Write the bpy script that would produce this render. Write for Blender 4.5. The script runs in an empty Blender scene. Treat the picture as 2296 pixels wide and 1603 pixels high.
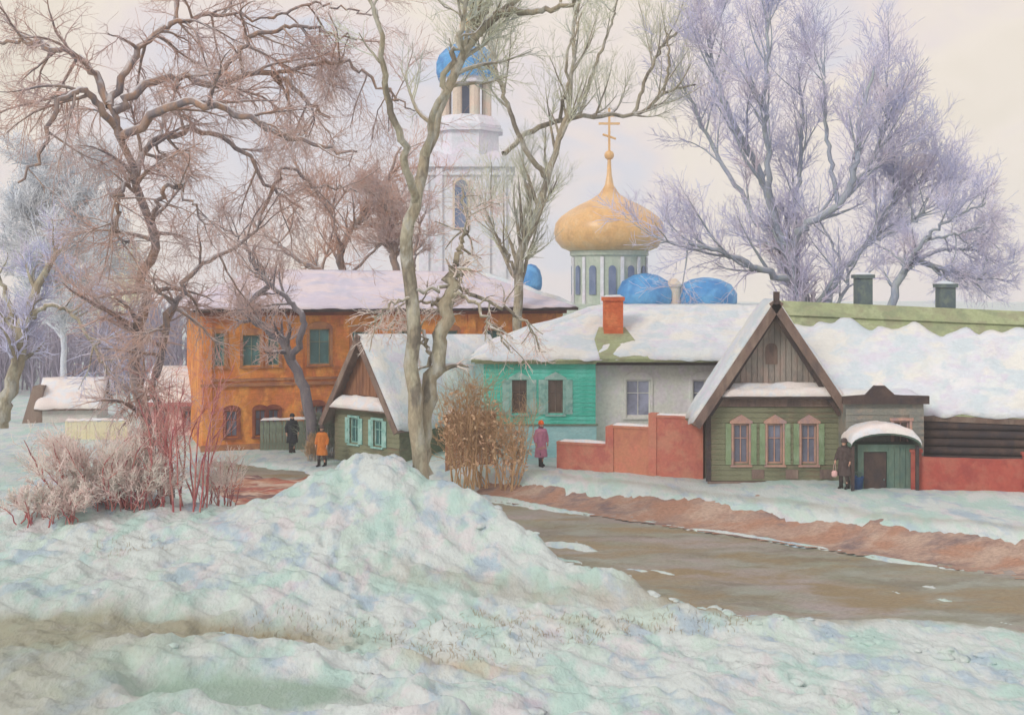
import bpy, bmesh, math, random
import numpy as np
from mathutils import Vector, Matrix

R = math.radians
rnd = random.Random(7)
rng = np.random.default_rng(11)
scene = bpy.context.scene
COL = scene.collection

# ------------------------------------------------------------------ camera
EYE = 7.7                      # the viewer stands on a rise above the street
FPX, CXP, HZ = 2755.0, 1148.0, 640.0
cam = bpy.data.cameras.new('camera')
cam.lens = 36.0 * FPX / 2296.0
cam.sensor_width = 36.0
cam.shift_y = -(801.5 - HZ) / 2296.0
cam.clip_end = 6000
camo = bpy.data.objects.new('camera', cam)
camo.location = (0, 0, EYE)
camo.rotation_euler = (R(90), 0, 0)
COL.objects.link(camo)
scene.camera = camo


def at(px, py, d):
    return Vector(((px - CXP) / FPX * d, d, EYE - (py - HZ) / FPX * d))


# ------------------------------------------------------------------ world: overcast winter sky
SKYX = 7.9
SUN_EL, SUN_AZ = R(32), R(220)
world = bpy.data.worlds.new('World')
scene.world = world
world.use_nodes = True
nt = world.node_tree
for n in list(nt.nodes):
    nt.nodes.remove(n)
N, L = nt.nodes.new, nt.links.new
wout = N('ShaderNodeOutputWorld')
bg = N('ShaderNodeBackground')
bg.inputs['Strength'].default_value = 0.1
sky = N('ShaderNodeTexSky')
sky.sky_type = 'NISHITA'
sky.sun_disc = False
sky.sun_elevation = SUN_EL
sky.sun_rotation = SUN_AZ
sky.dust_density = 3.0
wtc = N('ShaderNodeTexCoord')
wmap = N('ShaderNodeMapping')
wmap.inputs['Scale'].default_value = (3.2, 3.2, 4.5)
wmap.inputs['Location'].default_value = (SKYX, 0.0, 0.0)
L(wtc.outputs['Generated'], wmap.inputs['Vector'])
wn0 = N('ShaderNodeTexNoise')
wn0.inputs['Scale'].default_value = 1.3
wn0.inputs['Detail'].default_value = 3
L(wmap.outputs[0], wn0.inputs['Vector'])
wmix0 = N('ShaderNodeVectorMath')
wmix0.operation = 'MULTIPLY_ADD'
wmix0.inputs[1].default_value = (1.6, 1.6, 1.6)
L(wn0.outputs['Color'], wmix0.inputs[0])
L(wmap.outputs[0], wmix0.inputs[2])
wv = N('ShaderNodeTexNoise')
wv.inputs['Scale'].default_value = 1.0
wv.inputs['Detail'].default_value = 4
wv.inputs['Roughness'].default_value = 0.55
L(wmix0.outputs[0], wv.inputs['Vector'])
wr = N('ShaderNodeValToRGB')
cr = wr.color_ramp
cr.elements[0].position = 0.28
cr.elements[0].color = (0.56, 0.64, 0.74, 1)
cr.elements[1].position = 0.74
cr.elements[1].color = (0.78, 0.70, 0.58, 1)
for p, c in ((0.43, (0.66, 0.66, 0.73)), (0.51, (0.79, 0.70, 0.68)), (0.60, (0.85, 0.76, 0.66))):
    e = cr.elements.new(p)
    e.color = (*c, 1)
L(wv.outputs['Fac'], wr.inputs['Fac'])
wsc = N('ShaderNodeVectorMath')
wsc.operation = 'SCALE'
wsc.inputs['Scale'].default_value = 9.9
L(wr.outputs['Color'], wsc.inputs[0])
wmx = N('ShaderNodeMix')
wmx.data_type = 'RGBA'
wmx.inputs['Factor'].default_value = 0.95
L(sky.outputs[0], wmx.inputs['A'])
L(wsc.outputs[0], wmx.inputs['B'])
L(wmx.outputs['Result'], bg.inputs['Color'])
L(bg.outputs[0], wout.inputs[0])

sl = bpy.data.lights.new('sun', 'SUN')
sl.energy = 1.5
sl.angle = R(18)
sl.color = (1.0, 0.95, 0.88)
so = bpy.data.objects.new('sun', sl)
so.rotation_euler = (R(90) - SUN_EL, 0, R(-40))
COL.objects.link(so)

scene.view_settings.view_transform = 'Standard'
scene.view_settings.look = 'None'
scene.view_settings.exposure = 0.15
scene.view_settings.gamma = 1.0
scene.cycles.use_denoising = True
scene.cycles.volume_bounces = 1
scene.cycles.use_adaptive_sampling = True
scene.cycles.adaptive_threshold = 0.03
scene.cycles.max_bounces = 5
scene.cycles.diffuse_bounces = 3
scene.cycles.volume_step_rate = 4.0


# ------------------------------------------------------------------ materials
def s(r, g, b, k=1.0):
    def f(c):
        c /= 255.0
        return (c / 12.92 if c <= 0.04045 else ((c + 0.055) / 1.055) ** 2.4) * k
    return (f(r), f(g), f(b), 1.0)


MAT = {}


def paint(name, cols, scale=3.0, stretch=(1, 1, 1), rough=0.85, bump=0.25, rot=(0, 0, 0), smooth=0.35,
          snowtop=None, fine=0.10, spec=0.25, bumpscale=9.0, brick=None, dirt=None):
    """weathered surface: patches drawn from a small palette, with worked relief"""
    m = bpy.data.materials.new(name)
    m.use_nodes = True
    t = m.node_tree
    for n in list(t.nodes):
        t.nodes.remove(n)
    N, L = t.nodes.new, t.links.new
    out = N('ShaderNodeOutputMaterial')
    b = N('ShaderNodeBsdfPrincipled')
    b.inputs['Roughness'].default_value = rough
    b.inputs['Specular IOR Level'].default_value = spec
    L(b.outputs[0], out.inputs[0])
    tc = N('ShaderNodeTexCoord')
    mp = N('ShaderNodeMapping')
    mp.inputs['Scale'].default_value = stretch
    mp.inputs['Rotation'].default_value = rot
    L(tc.outputs['Object'], mp.inputs['Vector'])
    n1 = N('ShaderNodeTexNoise')
    n1.inputs['Scale'].default_value = scale * 0.9
    n1.inputs['Detail'].default_value = 3
    L(mp.outputs[0], n1.inputs['Vector'])
    colsock = None
    prev = cols[0]
    for i, cc in enumerate(cols[1:]):
        mo = N('ShaderNodeMapping')
        mo.inputs['Location'].default_value = (i * 7.3 + 1.1, i * 3.7 - 2.2, i * 5.9)
        mo.inputs['Rotation'].default_value = (0, 0, 0.35 * ((i % 3) - 1))
        L(mp.outputs[0], mo.inputs['Vector'])
        nn = N('ShaderNodeTexNoise')
        nn.inputs['Scale'].default_value = scale * (0.8 + 0.35 * (i % 3))
        nn.inputs['Detail'].default_value = 5
        nn.inputs['Roughness'].default_value = 0.58
        nn.inputs['Distortion'].default_value = 0.25
        L(mo.outputs[0], nn.inputs['Vector'])
        r_ = N('ShaderNodeMapRange')
        r_.interpolation_type = 'SMOOTHSTEP'
        r_.inputs['From Min'].default_value = 0.50 - smooth * 0.12
        r_.inputs['From Max'].default_value = 0.56 + smooth * 0.22
        L(nn.outputs['Fac'], r_.inputs['Value'])
        mxx = N('ShaderNodeMix')
        mxx.data_type = 'RGBA'
        L(r_.outputs[0], mxx.inputs['Factor'])
        if colsock is None:
            mxx.inputs['A'].default_value = prev
        else:
            L(colsock, mxx.inputs['A'])
        mxx.inputs['B'].default_value = cc
        colsock = mxx.outputs['Result']
    n2 = N('ShaderNodeTexNoise')
    n2.inputs['Scale'].default_value = scale * bumpscale
    n2.inputs['Detail'].default_value = 4
    L(mp.outputs[0], n2.inputs['Vector'])
    mr = N('ShaderNodeMapRange')
    mr.inputs['From Min'].default_value = 0.25
    mr.inputs['From Max'].default_value = 0.75
    mr.inputs['To Min'].default_value = 1 - fine
    mr.inputs['To Max'].default_value = 1 + fine
    L(n2.outputs['Fac'], mr.inputs['Value'])
    mu = N('ShaderNodeVectorMath')
    mu.operation = 'SCALE'
    L(colsock, mu.inputs[0])
    L(mr.outputs[0], mu.inputs['Scale'])
    col = mu.outputs[0]
    hgt = n2.outputs['Fac']
    for an, dcs in (dirt or {}).items():
        at_ = N('ShaderNodeAttribute')
        at_.attribute_name = an
        dn = N('ShaderNodeTexNoise')
        dn.inputs['Scale'].default_value = 2.3
        dn.inputs['Detail'].default_value = 6
        dn.inputs['Roughness'].default_value = 0.65
        L(mp.outputs[0], dn.inputs['Vector'])
        ds = N('ShaderNodeMath')
        ds.operation = 'MULTIPLY_ADD'
        ds.inputs[1].default_value = 1.5
        ds.inputs[2].default_value = -0.75
        L(dn.outputs['Fac'], ds.inputs[0])
        dm = N('ShaderNodeMath')
        dm.operation = 'ADD'
        L(at_.outputs['Fac'], dm.inputs[0])
        L(ds.outputs[0], dm.inputs[1])
        dc = N('ShaderNodeMath')
        dc.operation = 'MULTIPLY'
        dc.use_clamp = True
        L(dm.outputs[0], dc.inputs[0])
        L(at_.outputs['Fac'], dc.inputs[1])
        d2 = N('ShaderNodeMix')
        d2.data_type = 'RGBA'
        L(n1.outputs['Fac'], d2.inputs['Factor'])
        d2.inputs['A'].default_value = dcs[0]
        d2.inputs['B'].default_value = dcs[1]
        d3 = N('ShaderNodeMix')
        d3.data_type = 'RGBA'
        L(dc.outputs[0], d3.inputs['Factor'])
        L(col, d3.inputs['A'])
        L(d2.outputs['Result'], d3.inputs['B'])
        col = d3.outputs['Result']
    if brick:
        br = N('ShaderNodeTexBrick')
        br.inputs['Scale'].default_value = 1.0
        br.inputs['Brick Width'].default_value = 0.27
        br.inputs['Row Height'].default_value = 0.085
        br.inputs['Mortar Size'].default_value = 0.012
        br.inputs['Mortar Smooth'].default_value = 0.3
        br.inputs['Color1'].default_value = (0.82, 0.82, 0.82, 1)
        br.inputs['Color2'].default_value = (1.15, 1.15, 1.15, 1)
        br.inputs['Mortar'].default_value = (0.95, 1.0, 1.1, 1)
        mb_ = N('ShaderNodeMapping')
        mb_.inputs['Rotation'].default_value = (R(90), 0, 0)
        L(tc.outputs['Object'], mb_.inputs['Vector'])
        L(mb_.outputs[0], br.inputs['Vector'])
        mm = N('ShaderNodeMix')
        mm.data_type = 'RGBA'
        mm.blend_type = 'MULTIPLY'
        mm.inputs['Factor'].default_value = 0.55
        L(col, mm.inputs['A'])
        L(br.outputs['Color'], mm.inputs['B'])
        col = mm.outputs['Result']
    if snowtop:
        g = N('ShaderNodeNewGeometry')
        sx = N('ShaderNodeSeparateXYZ')
        L(g.outputs['Normal'], sx.inputs[0])
        ad = N('ShaderNodeMath')
        ad.operation = 'MULTIPLY_ADD'
        ad.inputs[1].default_value = 0.7
        L(n1.outputs['Fac'], ad.inputs[0])
        L(sx.outputs['Z'], ad.inputs[2])
        r2 = N('ShaderNodeMapRange')
        r2.inputs['From Min'].default_value = 0.85
        r2.inputs['From Max'].default_value = 1.15
        L(ad.outputs[0], r2.inputs['Value'])
        m2 = N('ShaderNodeMix')
        m2.data_type = 'RGBA'
        L(r2.outputs[0], m2.inputs['Factor'])
        L(col, m2.inputs['A'])
        m2.inputs['B'].default_value = snowtop
        col = m2.outputs['Result']
    L(col, b.inputs['Base Color'])
    if bump:
        bp = N('ShaderNodeBump')
        bp.inputs['Strength'].default_value = bump
        bp.inputs['Distance'].default_value = 0.05
        L(hgt, bp.inputs['Height'])
        L(bp.outputs[0], b.inputs['Normal'])
    MAT[name] = m
    return m


def glass(name, col, rough=0.15):
    m = paint(name, [col, tuple(c * 1.5 for c in col[:3]) + (1,)], 1.2, rough=rough, bump=0.04, spec=0.6, bumpscale=2)
    return m


SNOW = [s(200, 210, 207), s(192, 188, 196), s(208, 212, 211), s(176, 194, 206), s(206, 205, 206), s(168, 187, 199), s(192, 210, 202), s(178, 205, 198), s(202, 211, 209)]  # blue-grey and mauve tones paint shadow strokes into the snow colour
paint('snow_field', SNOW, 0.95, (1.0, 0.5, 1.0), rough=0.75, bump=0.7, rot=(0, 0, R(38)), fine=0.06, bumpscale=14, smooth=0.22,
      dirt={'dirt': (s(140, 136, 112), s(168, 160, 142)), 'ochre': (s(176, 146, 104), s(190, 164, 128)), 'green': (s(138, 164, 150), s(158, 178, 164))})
paint('snow_roof', [s(214, 220, 228), s(228, 228, 230), s(220, 226, 226), s(214, 212, 224), s(226, 226, 220), s(204, 216, 222)], 1.0, (0.7, 1, 1), rough=0.75, bump=0.7, fine=0.05, smooth=0.25)
paint('snow_lilac', [s(212, 204, 218), s(222, 214, 224), s(202, 200, 216), s(224, 212, 216)], 0.8, (0.6, 1, 1), rough=0.75, bump=0.5, fine=0.06, smooth=0.25)
paint('snow_warm', [s(232, 222, 218), s(236, 232, 226), s(222, 226, 232)], 1.6, rough=0.7, bump=0.3, fine=0.04)
paint('road_mud', [s(140, 140, 120), s(150, 152, 136), s(134, 122, 98), s(156, 148, 136), s(144, 146, 128), s(124, 118, 104), s(154, 158, 146), s(162, 152, 148), s(146, 130, 100)], 0.5,
      (0.6, 1.25, 1), rough=0.5, bump=0.8, rot=(0, 0, R(40)), fine=0.2, spec=0.4, bumpscale=26, smooth=0.45)
paint('rust_earth', [s(160, 104, 84), s(176, 118, 94), s(130, 92, 76), s(186, 142, 118), s(118, 92, 92), s(172, 100, 84), s(196, 170, 152)], 0.9,
      (0.6, 1.2, 1), rough=0.95, bump=0.9, rot=(0, 0, R(20)), fine=0.2, bumpscale=14, smooth=0.2)
paint('bank_earth', [s(164, 136, 122), s(178, 150, 130), s(146, 122, 114), s(126, 110, 110), s(182, 158, 142), s(170, 132, 112)], 0.8,
      (0.7, 1.2, 1), rough=0.95, bump=0.9, rot=(0, 0, R(40)), fine=0.22, bumpscale=16)
paint('path_slush', [s(180, 183, 168), s(190, 194, 184), s(170, 170, 152), s(182, 190, 182), s(176, 180, 174)], 0.8, (0.4, 1.4, 1), rough=0.6, bump=0.5, fine=0.1)
paint('ice', [s(150, 174, 160), s(138, 162, 148), s(172, 186, 176), s(160, 168, 154)], 1.0, (0.6, 1.5, 1), rough=0.3, bump=0.12, spec=0.5)
paint('brick_orange', [s(208, 124, 62), s(224, 140, 70), s(184, 110, 64), s(212, 126, 80), s(198, 128, 62), s(230, 158, 82)], 1.1, (1, 1, 0.6), bump=0.3, brick=True, fine=0.12)
paint('brick_trim', [s(170, 118, 84), s(186, 132, 88), s(152, 104, 84)], 2.0, bump=0.25)
paint('brick_dark', [s(128, 70, 58), s(150, 90, 62)], 2.0, bump=0.25)
paint('chimney_brick', [s(204, 104, 62), s(190, 90, 54), s(216, 126, 80)], 1.5, bump=0.3, brick=True)
paint('teal', [s(84, 214, 190), s(106, 222, 202), s(92, 206, 182), s(130, 228, 212), s(74, 198, 174)], 1.4, (1.0, 1, 2.5), bump=0.22)
paint('teal_pale', [s(172, 222, 226), s(184, 228, 230), s(160, 214, 218)], 1.2, (0.7, 1, 2.0), bump=0.25)
paint('grey_plaster', [s(240, 242, 234), s(244, 244, 238), s(232, 238, 232), s(242, 238, 242)], 0.9, bump=0.3)
paint('shutter_pale', [s(156, 200, 190), s(178, 208, 202), s(128, 178, 170)], 2.4, bump=0.3)
paint('brown_wood', [s(122, 102, 92), s(138, 116, 104), s(106, 92, 88), s(130, 110, 102), s(146, 128, 116)], 1.6, (1, 1, 0.4), bump=0.4)
paint('dark_wood', [s(74, 62, 60), s(90, 74, 68), s(64, 58, 62)], 1.8, bump=0.4)
paint('gable_wood', [s(156, 150, 142), s(166, 156, 146), s(142, 136, 130), s(170, 152, 142)], 1.6, (1, 1, 0.5), bump=0.4)
paint('house_green', [s(116, 118, 94), s(128, 130, 104), s(102, 104, 86), s(124, 112, 92), s(134, 136, 110)], 1.3, (0.6, 1, 1.6), bump=0.35)
paint('shutter_green', [s(138, 158, 122), s(126, 146, 112), s(150, 170, 142)], 1.5, (1, 1, 0.5), bump=0.3)
paint('trim_rose', [s(184, 146, 132), s(168, 140, 140), s(196, 156, 138)], 2.2, bump=0.3)
paint('grey_wood', [s(128, 130, 122), s(142, 140, 130), s(118, 122, 120), s(150, 140, 128)], 1.5, bump=0.35)
paint('porch_teal', [s(96, 120, 108), s(108, 132, 120), s(86, 112, 106), s(112, 128, 112)], 1.5, (1, 1, 0.4), bump=0.3)
paint('tin_green', [s(158, 168, 128), s(172, 180, 142), s(140, 150, 118), s(150, 152, 122)], 1.2, bump=0.25, rough=0.6)
paint('tin_brown', [s(112, 108, 84), s(128, 118, 92), s(98, 92, 78)], 1.2, bump=0.35)
paint('red_boards', [s(196, 116, 100), s(204, 130, 110), s(186, 108, 98), s(198, 134, 112)], 1.2, bump=0.3)
paint('red_dark', [s(168, 80, 70), s(178, 92, 78), s(154, 74, 68), s(172, 98, 84)], 1.2, bump=0.3)
paint('rust_boards', [s(198, 134, 106), s(206, 130, 108), s(190, 122, 102)], 1.2, bump=0.3)
paint('fence_green', [s(128, 140, 122), s(142, 152, 136), s(118, 124, 108)], 1.2, bump=0.3)
paint('gate_brown', [s(148, 104, 78), s(164, 122, 92), s(130, 92, 74)], 1.4, (1, 1, 0.4), bump=0.4)
paint('chimney_grey', [s(98, 112, 112), s(112, 124, 116), s(86, 100, 108)], 3.0, bump=0.3)
paint('pink_wall', [s(228, 192, 188), s(234, 202, 196), s(218, 184, 186)], 1.0, bump=0.25)
paint('pale_roof', [s(206, 206, 200), s(220, 216, 210), s(214, 200, 200)], 1.0, bump=0.3)
paint('dark_red', [s(168, 104, 104), s(180, 118, 114)], 1.5, bump=0.2)
paint('yellow_wall', [s(226, 218, 176), s(220, 214, 186), s(230, 224, 190)], 0.5, bump=0.2)
paint('church_wall', [s(220, 222, 230), s(228, 226, 232), s(210, 216, 224), s(224, 218, 230)], 0.5, bump=0.3)  # pale lilac albedo also paints in distant haze, fading the tower towards the sky
paint('church_cream', [s(214, 198, 182), s(208, 204, 190), s(222, 200, 184)], 0.6, bump=0.3)
paint('church_green', [s(176, 190, 176), s(186, 198, 186), s(192, 200, 190)], 0.5, bump=0.3)
paint('dome_blue', [s(56, 136, 200), s(78, 156, 214), s(46, 120, 188), s(98, 168, 220)], 0.7, bump=0.15, rough=0.45, spec=0.4)
paint('dome_gold', [s(222, 178, 118), s(230, 188, 132), s(208, 164, 110), s(220, 184, 136)], 0.6, bump=0.12, rough=0.35, spec=0.5)
paint('window_blue', [s(98, 116, 150), s(116, 130, 160)], 0.8, bump=0.1, rough=0.4)
glass('pane_teal', s(70, 112, 112))
glass('pane_dark', s(60, 62, 66))
glass('pane_brown', s(92, 74, 62))
glass('pane_lilac', s(150, 156, 178))
glass('pane_slate', s(112, 116, 134))
SNT = s(214, 212, 214)
paint('bark_brown', [s(162, 142, 132), s(172, 148, 134), s(148, 140, 142), s(176, 144, 124), s(134, 126, 130)], 3.0, (1, 1, 0.35), bump=0.7, snowtop=SNT)
paint('twig_brown', [s(208, 176, 166), s(214, 176, 158), s(198, 178, 180), s(210, 192, 188)], 0.8, bump=0)
paint('twig_rust', [s(212, 168, 146), s(218, 176, 152), s(196, 166, 158)], 0.8, bump=0)
paint('bark_olive', [s(174, 168, 146), s(184, 178, 160), s(142, 134, 116), s(180, 178, 168), s(124, 116, 104), s(166, 154, 132)], 1.7, (1, 1, 0.45), bump=1.0, snowtop=SNT, smooth=0.2, fine=0.22, bumpscale=7)
paint('twig_olive', [s(218, 220, 196), s(208, 212, 194), s(226, 224, 196), s(200, 206, 200)], 0.8, bump=0)
paint('bark_blue', [s(158, 166, 182), s(168, 174, 186), s(146, 158, 178), s(162, 172, 174)], 2.2, (1, 1, 0.35), bump=0.6, snowtop=SNT)
paint('twig_lilac', [s(222, 218, 240), s(212, 212, 240), s(234, 224, 236), s(204, 208, 238)], 0.4, bump=0)
paint('bark_slate', [s(120, 114, 120), s(134, 126, 126), s(108, 104, 114)], 3.0, (1, 1, 0.35), bump=0.6, snowtop=SNT)
paint('stem_pink', [s(214, 150, 146), s(222, 170, 162), s(196, 128, 130)], 1.6, bump=0)
paint('bark_frost', [s(206, 212, 222), s(194, 202, 216), s(218, 220, 226)], 2.0, bump=0.3)
paint('twig_frost', [s(240, 244, 250), s(230, 238, 248), s(246, 246, 248)], 0.5, bump=0)
paint('stem_red', [s(178, 98, 100), s(192, 116, 112), s(156, 84, 94), s(198, 142, 132)], 1.6, bump=0)
paint('stem_ochre', [s(208, 172, 130), s(216, 182, 140), s(184, 152, 118)], 1.6, bump=0)
paint('leaf_ochre', [s(238, 208, 170), s(242, 216, 180), s(224, 188, 152), s(232, 188, 154)], 2.0, bump=0)
paint('frost_shrub', [s(244, 232, 222), s(246, 226, 220), s(236, 232, 222), s(238, 210, 204)], 1.2, bump=0)
paint('shrub_grey', [s(186, 178, 162), s(196, 186, 170), s(176, 180, 186), s(200, 190, 178)], 1.5, bump=0)
paint('wood_far', [s(168, 160, 182), s(158, 154, 176), s(180, 170, 186)], 0.4, bump=0)
paint('wood_far_bark', [s(140, 134, 154), s(150, 142, 158)], 0.4, bump=0)
paint('dry_grass', [s(158, 140, 100), s(136, 128, 92), s(170, 140, 104), s(120, 112, 92)], 1.5, bump=0)
paint('skin', [s(206, 160, 138), s(214, 168, 146)], 4, bump=0.05)
for nm, c in (('cloth_black', (44, 48, 54)), ('cloth_orange', (206, 122, 54)), ('cloth_pink', (196, 130, 156)), ('cloth_hat', (240, 110, 48)),
              ('cloth_brown', (84, 72, 70)), ('cloth_olive', (116, 106, 84)), ('cloth_blue', (52, 84, 130)), ('hair_dark', (62, 50, 44)),
              ('boot', (48, 44, 44)), ('bag_pale', (220, 176, 172)), ('cloth_plum', (120, 84, 104))):
    paint(nm, [s(*c), s(*[min(255, x + 14) for x in c]), s(*[max(0, x - 12) for x in c])], 5.0, (1, 1, 0.5), bump=0.2)


# ------------------------------------------------------------------ mesh helpers
class MB:
    def __init__(self):
        self.v, self.f = [], []

    def add(self, vs, fs):
        o = len(self.v)
        self.v += [tuple(p) for p in vs]
        self.f += [tuple(i + o for i in f) for f in fs]
        return self

    def box(self, x0, x1, y0, y1, z0, z1):
        return self.add([(x0, y0, z0), (x1, y0, z0), (x1, y1, z0), (x0, y1, z0), (x0, y0, z1), (x1, y0, z1), (x1, y1, z1), (x0, y1, z1)],
                        [(0, 3, 2, 1), (4, 5, 6, 7), (0, 1, 5, 4), (1, 2, 6, 5), (2, 3, 7, 6), (3, 0, 4, 7)])

    def prism(self, pts, y0, y1):
        """outline in (x, z), extruded along y"""
        n = len(pts)
        vs = [(x, y0, z) for x, z in pts] + [(x, y1, z) for x, z in pts]
        fs = [tuple(range(n)), tuple(range(2 * n - 1, n - 1, -1))]
        fs += [(i, i + n, (i + 1) % n + n, (i + 1) % n) for i in range(n)]
        return self.add(vs, fs)

    def slab(self, q, t):
        """four corners, thickened downwards along the normal"""
        q = [Vector(p) for p in q]
        n = (q[1] - q[0]).cross(q[3] - q[0])
        if n.length < 1e-6:
            n = (q[1] - q[0]).cross(q[2] - q[0])
        n.normalize()
        if n.z < 0:
            n = -n
        vs = q + [p - n * t for p in q]
        return self.add(vs, [(0, 1, 2, 3), (7, 6, 5, 4), (0, 4, 5, 1), (1, 5, 6, 2), (2, 6, 7, 3), (3, 7, 4, 0)])

    def lathe(self, prof, c=(0, 0), seg=24, sq=1.0, ph=0.0):
        n = len(prof)
        vs, fs = [], []
        for r, z in prof:
            for k in range(seg):
                a = 2 * math.pi * k / seg + ph
                vs.append((c[0] + r * math.cos(a), c[1] + r * sq * math.sin(a), z))
        for i in range(n - 1):
            for k in range(seg):
                k2 = (k + 1) % seg
                fs.append((i * seg + k, i * seg + k2, (i + 1) * seg + k2, (i + 1) * seg + k))
        fs.append(tuple(range(seg - 1, -1, -1)))
        fs.append(tuple((n - 1) * seg + k for k in range(seg)))
        return self.add(vs, fs)

    def tube(self, pts, rad, seg=8):
        P = np.array([[tuple(p) for p in pts]], float)
        Rr = np.array([rad], float)
        v, f = tubes(P, Rr, seg)
        n = len(pts)
        fs = [tuple(int(i) for i in q) for q in f]
        fs.append(tuple(range(seg - 1, -1, -1)))
        fs.append(tuple((n - 1) * seg + k for k in range(seg)))
        return self.add(v.tolist(), fs)

    def ball(self, c, r, seg=12, rings=8):
        rx, ry, rz = r if hasattr(r, '__len__') else (r, r, r)
        vs = [(c[0], c[1], c[2] - rz)]
        for i in range(1, rings):
            th = math.pi * i / rings
            for k in range(seg):
                a = 2 * math.pi * k / seg
                vs.append((c[0] + rx * math.sin(th) * math.cos(a), c[1] + ry * math.sin(th) * math.sin(a), c[2] - rz * math.cos(th)))
        vs.append((c[0], c[1], c[2] + rz))
        fs = []
        for k in range(seg):
            fs.append((0, 1 + (k + 1) % seg, 1 + k))
            fs.append((len(vs) - 1, 1 + (rings - 2) * seg + k, 1 + (rings - 2) * seg + (k + 1) % seg))
        for i in range(rings - 2):
            for k in range(seg):
                a, b2 = 1 + i * seg + k, 1 + i * seg + (k + 1) % seg
                fs.append((a, b2, b2 + seg, a + seg))
        return self.add(vs, fs)

    def build(self, name, mat, parent=None, smooth=False):
        me = bpy.data.meshes.new(name)
        me.from_pydata(self.v, [], self.f)
        me.validate()
        me.update()
        if smooth:
            me.polygons.foreach_set('use_smooth', [True] * len(me.polygons))
        return link(name, me, mat, parent)


def link(name, me, mat, parent=None):
    if mat and not me.materials:
        me.materials.append(MAT[mat])
    o = bpy.data.objects.new(name, me)
    COL.objects.link(o)
    if parent:
        o.parent = parent
    return o


def fastmesh(name, v, quads, mat, parent=None, smooth=True):
    me = bpy.data.meshes.new(name)
    v = np.asarray(v, np.float32)
    quads = np.asarray(quads, np.int32)
    k = quads.shape[1]
    me.vertices.add(len(v))
    me.vertices.foreach_set('co', v.ravel())
    me.loops.add(quads.size)
    me.loops.foreach_set('vertex_index', quads.ravel())
    me.polygons.add(len(quads))
    me.polygons.foreach_set('loop_start', np.arange(0, quads.size, k, dtype=np.int32))
    me.polygons.foreach_set('loop_total', np.full(len(quads), k, np.int32))
    if smooth:
        me.polygons.foreach_set('use_smooth', np.ones(len(quads), bool))
    me.update(calc_edges=True)
    return link(name, me, mat, parent)


def nrm(a):
    return a / np.maximum(np.linalg.norm(a, axis=-1, keepdims=True), 1e-9)


def tubes(P, Rr, sides):
    Nn, K, _ = P.shape
    T = np.empty_like(P)
    T[:, 1:-1] = P[:, 2:] - P[:, :-2]
    T[:, 0] = P[:, 1] - P[:, 0]
    T[:, -1] = P[:, -1] - P[:, -2]
    T = nrm(T)
    mean = nrm(P[:, -1] - P[:, 0])
    ref = np.where(np.abs(mean[:, 2:3]) > 0.75, np.array([[1.0, 0.1, 0]]), np.array([[0, 0.1, 1.0]]))
    U = nrm(np.cross(T, ref[:, None, :]))
    V = np.cross(T, U)
    a = np.arange(sides) * 2 * np.pi / sides
    v = P[:, :, None, :] + Rr[:, :, None, None] * (np.cos(a)[None, None, :, None] * U[:, :, None, :] + np.sin(a)[None, None, :, None] * V[:, :, None, :])
    idx = np.arange(Nn * K * sides).reshape(Nn, K, sides)
    A = idx[:, :-1, :]
    B = np.roll(idx, -1, 2)[:, :-1, :]
    C = np.roll(idx, -1, 2)[:, 1:, :]
    D = idx[:, 1:, :]
    return v.reshape(-1, 3), np.stack([A, B, C, D], -1).reshape(-1, 4)


def thing(name, label, cat, loc=(0, 0, 0), rz=0.0, group=None):
    o = bpy.data.objects.new(name, None)
    o.empty_display_size = 0.3
    COL.objects.link(o)
    o.location = loc
    o.rotation_euler = (0, 0, rz)
    tag(o, label, cat, group)
    return o


def tag(o, label, cat, group=None, kind=None):
    o['label'] = label
    o['category'] = cat
    if group:
        o['group'] = group
    if kind:
        o['kind'] = kind
    return o


def vnoise(x, y, seed=0):
    xi, yi = np.floor(x).astype(np.int64), np.floor(y).astype(np.int64)
    fx, fy = x - xi, y - yi
    fx, fy = fx * fx * (3 - 2 * fx), fy * fy * (3 - 2 * fy)

    def h(a, b):
        n = (a * 374761393 + b * 668265263 + seed * 1442695041) & 0xffffffff
        n = ((n ^ (n >> 13)) * 1274126177) & 0xffffffff
        return ((n ^ (n >> 16)) & 0xffff) / 65535.0
    return (h(xi, yi) * (1 - fx) + h(xi + 1, yi) * fx) * (1 - fy) + (h(xi, yi + 1) * (1 - fx) + h(xi + 1, yi + 1) * fx) * fy


def fbm(x, y, seed=0, octv=4):
    x, y = np.asarray(x, float), np.asarray(y, float)
    t, a, tot = 0.0, 1.0, 0.0
    for i in range(octv):
        t = t + a * (vnoise(x, y, seed + i * 17) - 0.5)
        tot += a
        x, y, a = x * 2.03 + 5.1, y * 2.03 + 1.7, a * 0.5
    return 2 * t / tot


def sm(x, a, b):
    t = np.clip((x - a) / (b - a), 0, 1)
    return t * t * (3 - 2 * t)


# ------------------------------------------------------------------ the ground
def road_s(X, Y):
    return (X + 0.3) * 0.641 + (Y - 44.2) * 0.768


def bank_h(X, Y):
    sd = road_s(X, Y)
    return 0.62 * sm(sd, -0.1, 2.3) * sm(X, -8.5, -1.0) + 0.12 * sm(X, 6, 16) * sm(sd, 0, 2.3)


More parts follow.
